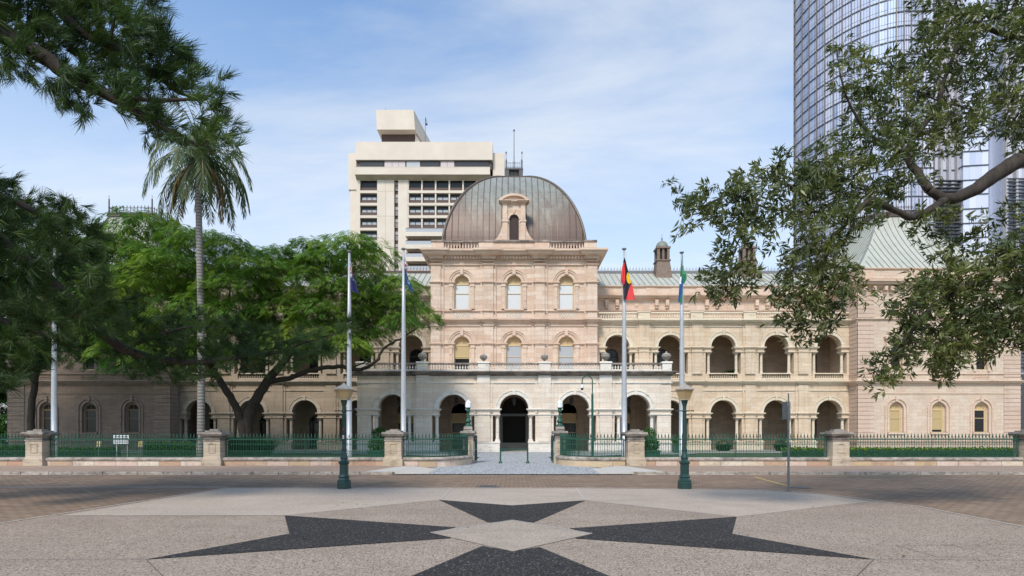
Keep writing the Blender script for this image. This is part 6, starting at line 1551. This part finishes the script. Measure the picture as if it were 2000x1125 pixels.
# ---- near broadleaf tree at right --------------------------------------
def leaf_cluster(seed, n=11):
    g = np.random.default_rng(seed); q = []
    for k in range(n):
        th = g.uniform(0, 2 * math.pi); s0 = g.uniform(-.1, .9)
        d = np.array([g.uniform(.35, .9), .85 * math.cos(th), .85 * math.sin(th)]); d[2] -= .25; d /= np.linalg.norm(d); l = g.uniform(.75, 1.1)
        a = np.array([s0, 0, 0]); n_ = np.cross(d, [0, 0, 1.0]) + g.normal(0, .35, 3); n_ /= np.linalg.norm(n_); w = .115
        m1 = a + d * l * .48 + np.array([0, 0, .05]); b = a + d * l + np.array([0, 0, -.14]); q.append([a, m1 - n_ * w, b, m1 + n_ * w])
    return np.array(q)
LC = [leaf_cluster(i) for i in range(6)]
def broadleaf():
    g = np.random.default_rng(33); random.seed(33); Y = 12.0
    t = empty('broadleaf_tree', (15.0, 12.5, 0), 'large glossy-leaved tree at the right edge, its dark limb crossing before the skyscraper', 'tree')
    Lb = Limbs()
    Lb.limb([(15.0, 12.5, -.05), (14.8, 12.5, 2.5), (14.2, 12.4, 5), (13.0, 12.2, 6.6), A(2120, 270, 12), A(2060, 285, 12), A(2000, 308, 12), A(1940, 345, 12), A(1890, 378, 12), A(1850, 388, 12), A(1815, 372, 12)], .30, .085, 12, .012)
    Lb.limb([A(1850, 386, 12), A(1815, 410, 11.8), A(1780, 425, 11.6), A(1740, 408, 11.5), A(1690, 402, 11.4), A(1640, 410, 11.3), A(1590, 414, 11.2), A(1530, 412, 11.1)], .085, .015, 8, .01)
    Lb.limb([A(1815, 372, 12), A(1795, 340, 12.2), A(1770, 300, 12.4), A(1800, 250, 12.6), A(1830, 210, 12.6), A(1850, 140, 12.8), A(1880, 60, 13)], .09, .03, 8, .015)
    Lb.limb([A(1740, 408, 11.5), A(1700, 390, 11.2), A(1650, 440, 11), A(1620, 470, 10.9), A(1610, 520, 10.8), A(1600, 570, 10.8)], .06, .015, 7, .01)
    Lb.limb([A(1770, 300, 12.4), A(1720, 280, 12.2), A(1680, 240, 12), A(1650, 180, 11.9), A(1635, 110, 11.8)], .05, .012, 6, .01)
    Lb.limb([A(1530, 412, 11.1), A(1480, 400, 11), A(1430, 380, 11), A(1380, 400, 11), A(1340, 405, 11)], .022, .01, 5, .01); Lb.limb([A(1590, 414, 11.2), A(1540, 360, 11.2), A(1480, 345, 11.1)], .03, .01, 5, .01)
    Lb.limb([A(1344, 396, 11), A(1330, 378, 11), A(1318, 366, 11)], .006, .004, 4)
    Lb.limb([A(1480, 400, 11), A(1450, 450, 10.9), A(1430, 510, 10.8), A(1425, 560, 10.8)], .02, .008, 5, .01)
    Lb.limb([(13.0, 12.2, 6.6), A(2120, 420, 12), A(2040, 470, 12), A(1960, 520, 11.8), A(1890, 560, 11.6), A(1820, 600, 11.5), A(1770, 660, 11.4), A(1740, 710, 11.4)], .12, .015, 8, .01)
    Lb.limb([(14.2, 12.4, 5), A(2180, 560, 12.3), A(2080, 610, 12.2), A(1980, 620, 12), A(1900, 660, 11.9), A(1840, 690, 11.8)], .12, .015, 8, .01); 
    Lb.limb([(13.0, 12.2, 6.6), A(2150, 120, 13), A(2030, 80, 13.2), A(1940, 60, 13.2), A(1880, 30, 13.2)], .14, .03, 8, .01)
    # regions: polygon, gap, depth, spread, rosettes, leaf size
    reg = [([(1325, 440), (1325, 405), (1375, 370), (1410, 348), (1440, 340), (1470, 360), (1500, 322), (1530, 322), (1555, 345), (1600, 330), (1610, 380), (1570, 420), (1510, 430), (1440, 445), (1370, 420)], 15, 11.1, .5, 6),
           ([(1380, 420), (1560, 430), (1540, 480), (1500, 475), (1470, 490), (1455, 470), (1430, 480), (1390, 450)], 19, 10.9, .5, 5),
           ([(1395, 500), (1430, 480), (1470, 500), (1475, 545), (1440, 570), (1440, 608), (1420, 590), (1380, 575), (1390, 540)], 16, 10.8, .4, 6),
           ([(1555, 345), (1590, 290), (1640, 270), (1700, 262), (1760, 250), (1800, 300), (1790, 370), (1730, 395), (1650, 400), (1600, 400)], 15, 11.8, .8, 6),
           ([(1640, 75), (1660, 100), (1700, 95), (1705, 130), (1690, 160), (1700, 200), (1660, 180), (1640, 150), (1622, 100)], 20, 11.9, .3, 6),
           ([(1650, 200), (1720, 130), (1790, 90), (1800, 30), (1790, -60), (2100, -60), (2100, 260), (1980, 290), (1900, 265), (1840, 300), (1780, 270), (1700, 260), (1660, 240)], 16, 12.9, 1.2, 8),
           ([(1560, 440), (1620, 400), (1660, 420), (1640, 500), (1690, 540), (1650, 590), (1620, 630), (1580, 670), (1560, 640), (1530, 640), (1515, 560), (1560, 500)], 16, 10.9, .6, 7),
           ([(1640, 400), (1720, 400), (1700, 450), (1650, 450)], 18, 11.2, .5, 6),
           ([(1760, 430), (1800, 400), (1900, 420), (2100, 380), (2100, 500), (1900, 500), (1840, 520), (1800, 470)], 20, 12.1, .9, 6),
           ([(1740, 620), (1790, 540), (1850, 520), (1960, 490), (2100, 470), (2100, 690), (1960, 680), (1900, 690), (1850, 720), (1840, 690), (1780, 640)], 14, 11.8, .9, 8),
           ([(1710, 700), (1770, 640), (1840, 640), (1870, 690), (1840, 745), (1810, 700), (1760, 720), (1725, 760)], 16, 11.5, .5, 7),
           ([(1630, 590), (1700, 560), (1720, 600), (1690, 620)], 26, 10.9, .3, 4),
           ([(2100, -60), (2600, -400), (2700, 600), (2100, 700)], 60, 13, 2, 8)]
    Q = []; tone = []
    for poly, gap, Yc, Yr, nr in reg:
        for p in spaced_poly(poly, gap, g, 5000):
            if g.random() < .06: continue
            Y_ = Yc + g.uniform(-Yr, Yr); c = W(p[0], p[1], np.array(Y_)); Lb.twig_to(c, .005, .04, .02, 3)
            n = max(2, int(nr * .78 * g.uniform(.5, 1.5))); pos = c + g.normal(0, .12, (n, 3)); d = g.normal(0, .8, (n, 3)) + np.array([-.35, -.15, -.25]); i = g.integers(0, 6)
            Q.append(inst(LC[i], pos, frames(d, g.uniform(0, 6.28, n)), g.uniform(.14, .205, n))); tone.append(np.repeat(np.clip(g.normal(.4, .25) + g.normal(0, .12, n), 0, 1), len(LC[i])))
    c = W(np.array(1313.), np.array(361.), np.array(11.)); n = 6; Q.append(inst(LC[0], c + g.normal(0, .04, (n, 3)), frames(g.normal(0, .6, (n, 3)) + np.array([-.3, 0, .2])), g.uniform(.10, .14, n))); tone.append(np.full(n * len(LC[0]), .5))
    Lb.m.build('trunk', M['bark'], t, smooth=True); quads_obj('foliage', np.vstack(Q), M['fig'], t, np.concatenate(tone))
broadleaf()

# ---- shrubs, hedges, pots ----------------------------------------------
def blades(n, base, spread, h, lean, g, w=.03):
    Q = []
    for k in range(n):
        a = g.uniform(0, 6.28); r = spread * math.sqrt(g.random()); p = np.array(base) + [r * math.cos(a), r * math.sin(a) * .7, 0]; az = g.uniform(0, 6.28); hh = h * g.uniform(.5, 1.0)
        d = np.array([math.cos(az) * lean, math.sin(az) * lean, 1.0]); d /= np.linalg.norm(d); n_ = np.array([-math.sin(az), math.cos(az), 0]) * w
        m1 = p + d * hh * .6; e = m1 + np.array([d[0] * 1.8, d[1] * 1.8, .15]) * hh * .45; Q += [[p - n_ * .5, p + n_ * .5, m1 + n_, m1 - n_], [m1 - n_, m1 + n_, e + n_ * .1, e - n_ * .1]]
    return np.array(Q)
def leafball(n, c, r, g, size=.07):
    v = g.normal(0, 1, (n, 3)); v /= np.linalg.norm(v, axis=1, keepdims=True); rad = g.uniform(.72, 1.05, n)[:, None]; pos = np.array(c) + v * rad * np.array(r)
    tpl = np.array([[[0, 0, 0], [.5, .26, 0], [1, 0, -.05], [.5, -.26, 0]]]); return inst(tpl, pos, frames(v + g.normal(0, .7, (n, 3)), g.uniform(0, 6.28, n)), g.uniform(.6, 1.3, n) * size)
g5 = np.random.default_rng(50)
sx = at(470, 0, 38.6).x
t = empty('spiky_shrub', (sx, 38.6, 0), 'dark spiky shrub clump at the foot of the broad tree', 'shrub')
quads_obj('leaves', np.vstack([blades(420, (sx + dx, 38.6 + dy, .0), .9, hh, .75, g5, .035) for dx, dy, hh in ((-1.0, 0, 2.6), (.1, .2, 2.9), (1.1, 0, 2.5))]), M['poin_dark'], t, None)
def hedge(x0, x1, y0, y1, h, mat, label, n, top=None):
    c = ((x0 + x1) / 2, (y0 + y1) / 2, 0); t = empty('hedge', c, label, 'hedge')
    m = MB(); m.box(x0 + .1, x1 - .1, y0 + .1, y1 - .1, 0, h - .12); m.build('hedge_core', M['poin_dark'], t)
    g = g5; pos = np.stack([g.uniform(x0, x1, n), g.uniform(y0, y1, n), g.uniform(.02, h, n)], 1)
    f = g.random(n); pos[f < .5, 1] = y0 + g.normal(0, .05, (f < .5).sum()); k = (f >= .5) & (f < .9); pos[k, 2] = h + g.normal(0, .05, k.sum())
    tpl = np.array([[[0, 0, 0], [.5, .26, 0], [1, 0, -.05], [.5, -.26, 0]]]); d = g.normal(0, 1, (n, 3)) + np.array([0, -.5, .7]); Q = inst(tpl, pos, frames(d, g.uniform(0, 6.28, n)), g.uniform(.07, .16, n))
    quads_obj('leaves', Q, mat, t, g.random(n))
    if top:
        n2 = n // 2; pos = np.stack([g.uniform(x0, x1, n2), g.uniform(y0 - .05, y1, n2), h + g.uniform(-.12, .10, n2)], 1); quads_obj('flowers', inst(tpl, pos, frames(g.normal(0, 1, (n2, 3)) + np.array([0, -.3, 1])), g.uniform(.05, .12, n2)), top, t, g.random(n2))
YH = 34.0
hedge(at(1545, 0, YH).x, at(1612, 0, YH).x, YH, YH + 1.4, .62, M['hedge'], 'low hedge with yellow flowers left of the right-hand fence pier', 5200, M['hedge_y'])
hedge(at(1655, 0, YH).x, at(2040, 0, YH).x, YH, YH + 1.6, .62, M['hedge'], 'long low hedge with yellow flowers before the right-hand pavilion', 22000, M['hedge_y'])
hedge(at(-30, 0, 36).x, at(60, 0, 36).x, 36, 37.2, .75, M['hedge'], 'clipped green hedge at the far left behind the fence', 5000)
hedge(at(95, 0, 35).x, at(215, 0, 35).x, 35, 36.2, .62, M['poin_dark'], 'dark low hedge behind the left garden light', 6000)
hedge(at(280, 0, 36).x, at(385, 0, 36).x, 36, 37.2, .95, M['hedge'], 'bright green hedge left of the palm trunk', 8000)
# lawn as tufts of blades
def lawn():
    g = g5; Q = []
    for x0, x1 in ((-34, -3.2), (3.2, 34)):
        n = 16000; p = np.stack([g.uniform(x0, x1, n), g.uniform(28.2, 38, n), np.zeros(n)], 1)
        p = p[~((np.abs(p[:, 0]) < 3.4))]
        n = len(p); tpl = np.array([[[0, -.05, 0], [0, .05, 0], [.03, .012, 1], [.03, -.012, 1]]]); rz = g.uniform(0, 6.28, n); Rz = np.zeros((n, 3, 3)); Rz[:, 0, 0] = np.cos(rz); Rz[:, 0, 1] = -np.sin(rz); Rz[:, 1, 0] = np.sin(rz); Rz[:, 1, 1] = np.cos(rz); Rz[:, 2, 2] = 1
        Q.append(inst(tpl, p, Rz, g.uniform(.07, .17, n)))
    Q = np.vstack(Q); tag(quads_obj('grass', Q, M['hedge'], None, g.random(len(Q))), 'short green grass behind the fence', 'grass', kind='stuff')
lawn()
def potted(px, Y, h, label, planter='white', r=.42):
    x = at(px, 0, Y).x; t = empty('potted_shrub', (x, Y, 0), label, 'potted plant')
    m = MB()
    if planter == 'white': m.lathe(x, Y, [(.20, .02), (.26, .08), (.40, .45), (.44, .52), (.44, .58), (.36, .58), (.34, .5)], 16)
    else: m.box(x - .38, x + .38, Y - .38, Y + .38, .05, .62, -.04, -.04); m.box(x - .45, x + .45, Y - .45, Y + .45, .56, .66)
    m.build('planter', M['mpale'] if planter == 'white' else M['green'], t)
    quads_obj('leaves', np.vstack([leafball(900, (x, Y, h), (r, r, r * .95), g5, .12), leafball(400, (x, Y, h), (r * .6, r * .6, r * .6), g5, .12)]), M['hedge'], t, g5.random(1300))
    m = MB(); m.tube([(x, Y, .5), (x, Y, h)], .03, 5); m.build('stem', M['bark'], t)
potted(741, 45.5, 1.55, 'round shrub in a pale urn left of the porch front', r=.58)
potted(1267, 45.5, 1.55, 'round shrub in a pale urn right of the porch front', r=.56)
for px, lb in ((1325, 'square green planter box with a shrub below the right wing'), (735, 'square green planter box behind the second fence pier from the drive'), (1272, 'square green planter box close behind the railing right of the drive')):
    potted(px, {1325: 47.0, 735: 33.5, 1272: 33.5}[px], .98, lb, 'green', .42)
for px, lb in ((1413, 'dark leafy shrub before the first open arch of the right wing'), (1527, 'dark leafy shrub behind the sign post, before the right wing')):
    x = at(px, 0, 52).x; t = empty('garden_shrub', (x, 52, 0), lb, 'shrub'); quads_obj('leaves', np.vstack([blades(260, (x, 52, 0), .5, 1.2, .6, g5, .04), leafball(500, (x, 52, .5), (.7, .6, .5), g5, .14)]), M['poin_dark'], t, None)
# palm in a pot on the upper gallery
x, Y = at(1430, 0, 56.9).x, 56.9; t = empty('gallery_palm', (x, Y, 6.93), 'small potted palm on the upper gallery, in the third open arch from the dome block', 'potted plant')
m = MB(); m.lathe(x, Y, [(.16, 6.93), (.24, 7.35), (.25, 7.4), (.2, 7.4)], 12); m.build('pot', M['mpale'], t)
quads_obj('leaves', blades(150, (x, Y, 7.35), .12, 1.35, .9, g5, .035), M['hedge'], t, None)
# ---- trees beyond the ends of the building -------------------------------
for i, (cx_, cy_, lb) in enumerate(((-60, 62, 'dark tree beyond the left end of the building'),)):
    px0_ = PX + cx_ * F / cy_
    lm = [([(cx_, cy_, -.05), (cx_ + .3, cy_, 4), (cx_, cy_, 9)], .4, .12), ([(cx_, cy_, 4), (cx_ + 3, cy_, 8), (cx_ + 5, cy_, 10)], .2, .06), ([(cx_, cy_, 4), (cx_ - 3, cy_, 8), (cx_ - 5, cy_, 10)], .2, .06)]
    Pp = lambda dx, z: (PX + (cx_ + dx) * F / cy_, HY - (z - CAMH) * F / cy_)
    feathery('shade_tree', lb, (cx_, cy_, 0), [Pp(-8, 1), Pp(-9, 7), Pp(-6, 13), Pp(0, 15), Pp(6, 13), Pp(9.5, 8), Pp(9, 1)], lm, cy_, 3.0, 30, 70 + i, M['poin_dark'], n_per=90, rad=(1.6, 2.4), scale=(.7, 1.0))

# ---- fallen leaves on paving and road ------------------------------------
def litter():
    g = np.random.default_rng(91); n = 420
    x = g.uniform(-16, 16, n); y = g.uniform(5.2, 27, n); k = g.random(n) < .45; y[k] = 22.3 + g.normal(0, .25, k.sum()); x[k] = g.uniform(-26, 26, k.sum())
    y[~k & (g.random(n) < .5)] *= 1.0
    pos = np.stack([x, y, np.where(y > 22.86, .125, .026)], 1); pos[(np.abs(x) < 5.5) & (y > 22.6), 2] = .045
    tpl = np.array([[[0, 0, 0], [.5, .28, .08], [1, 0, .02], [.5, -.28, .08]]]); d = g.normal(0, 1, (n, 3)); d[:, 2] *= .08
    o = quads_obj('fallen_leaves', inst(tpl, pos, frames(d), g.uniform(.035, .085, n)), leaf('dry_leaf', (.10, .06, .03), (.24, .16, .07), None, .1), None, g.random(n)); tag(o, 'dry leaves scattered on the paving and along the kerb', 'leaves', kind='stuff')
litter()
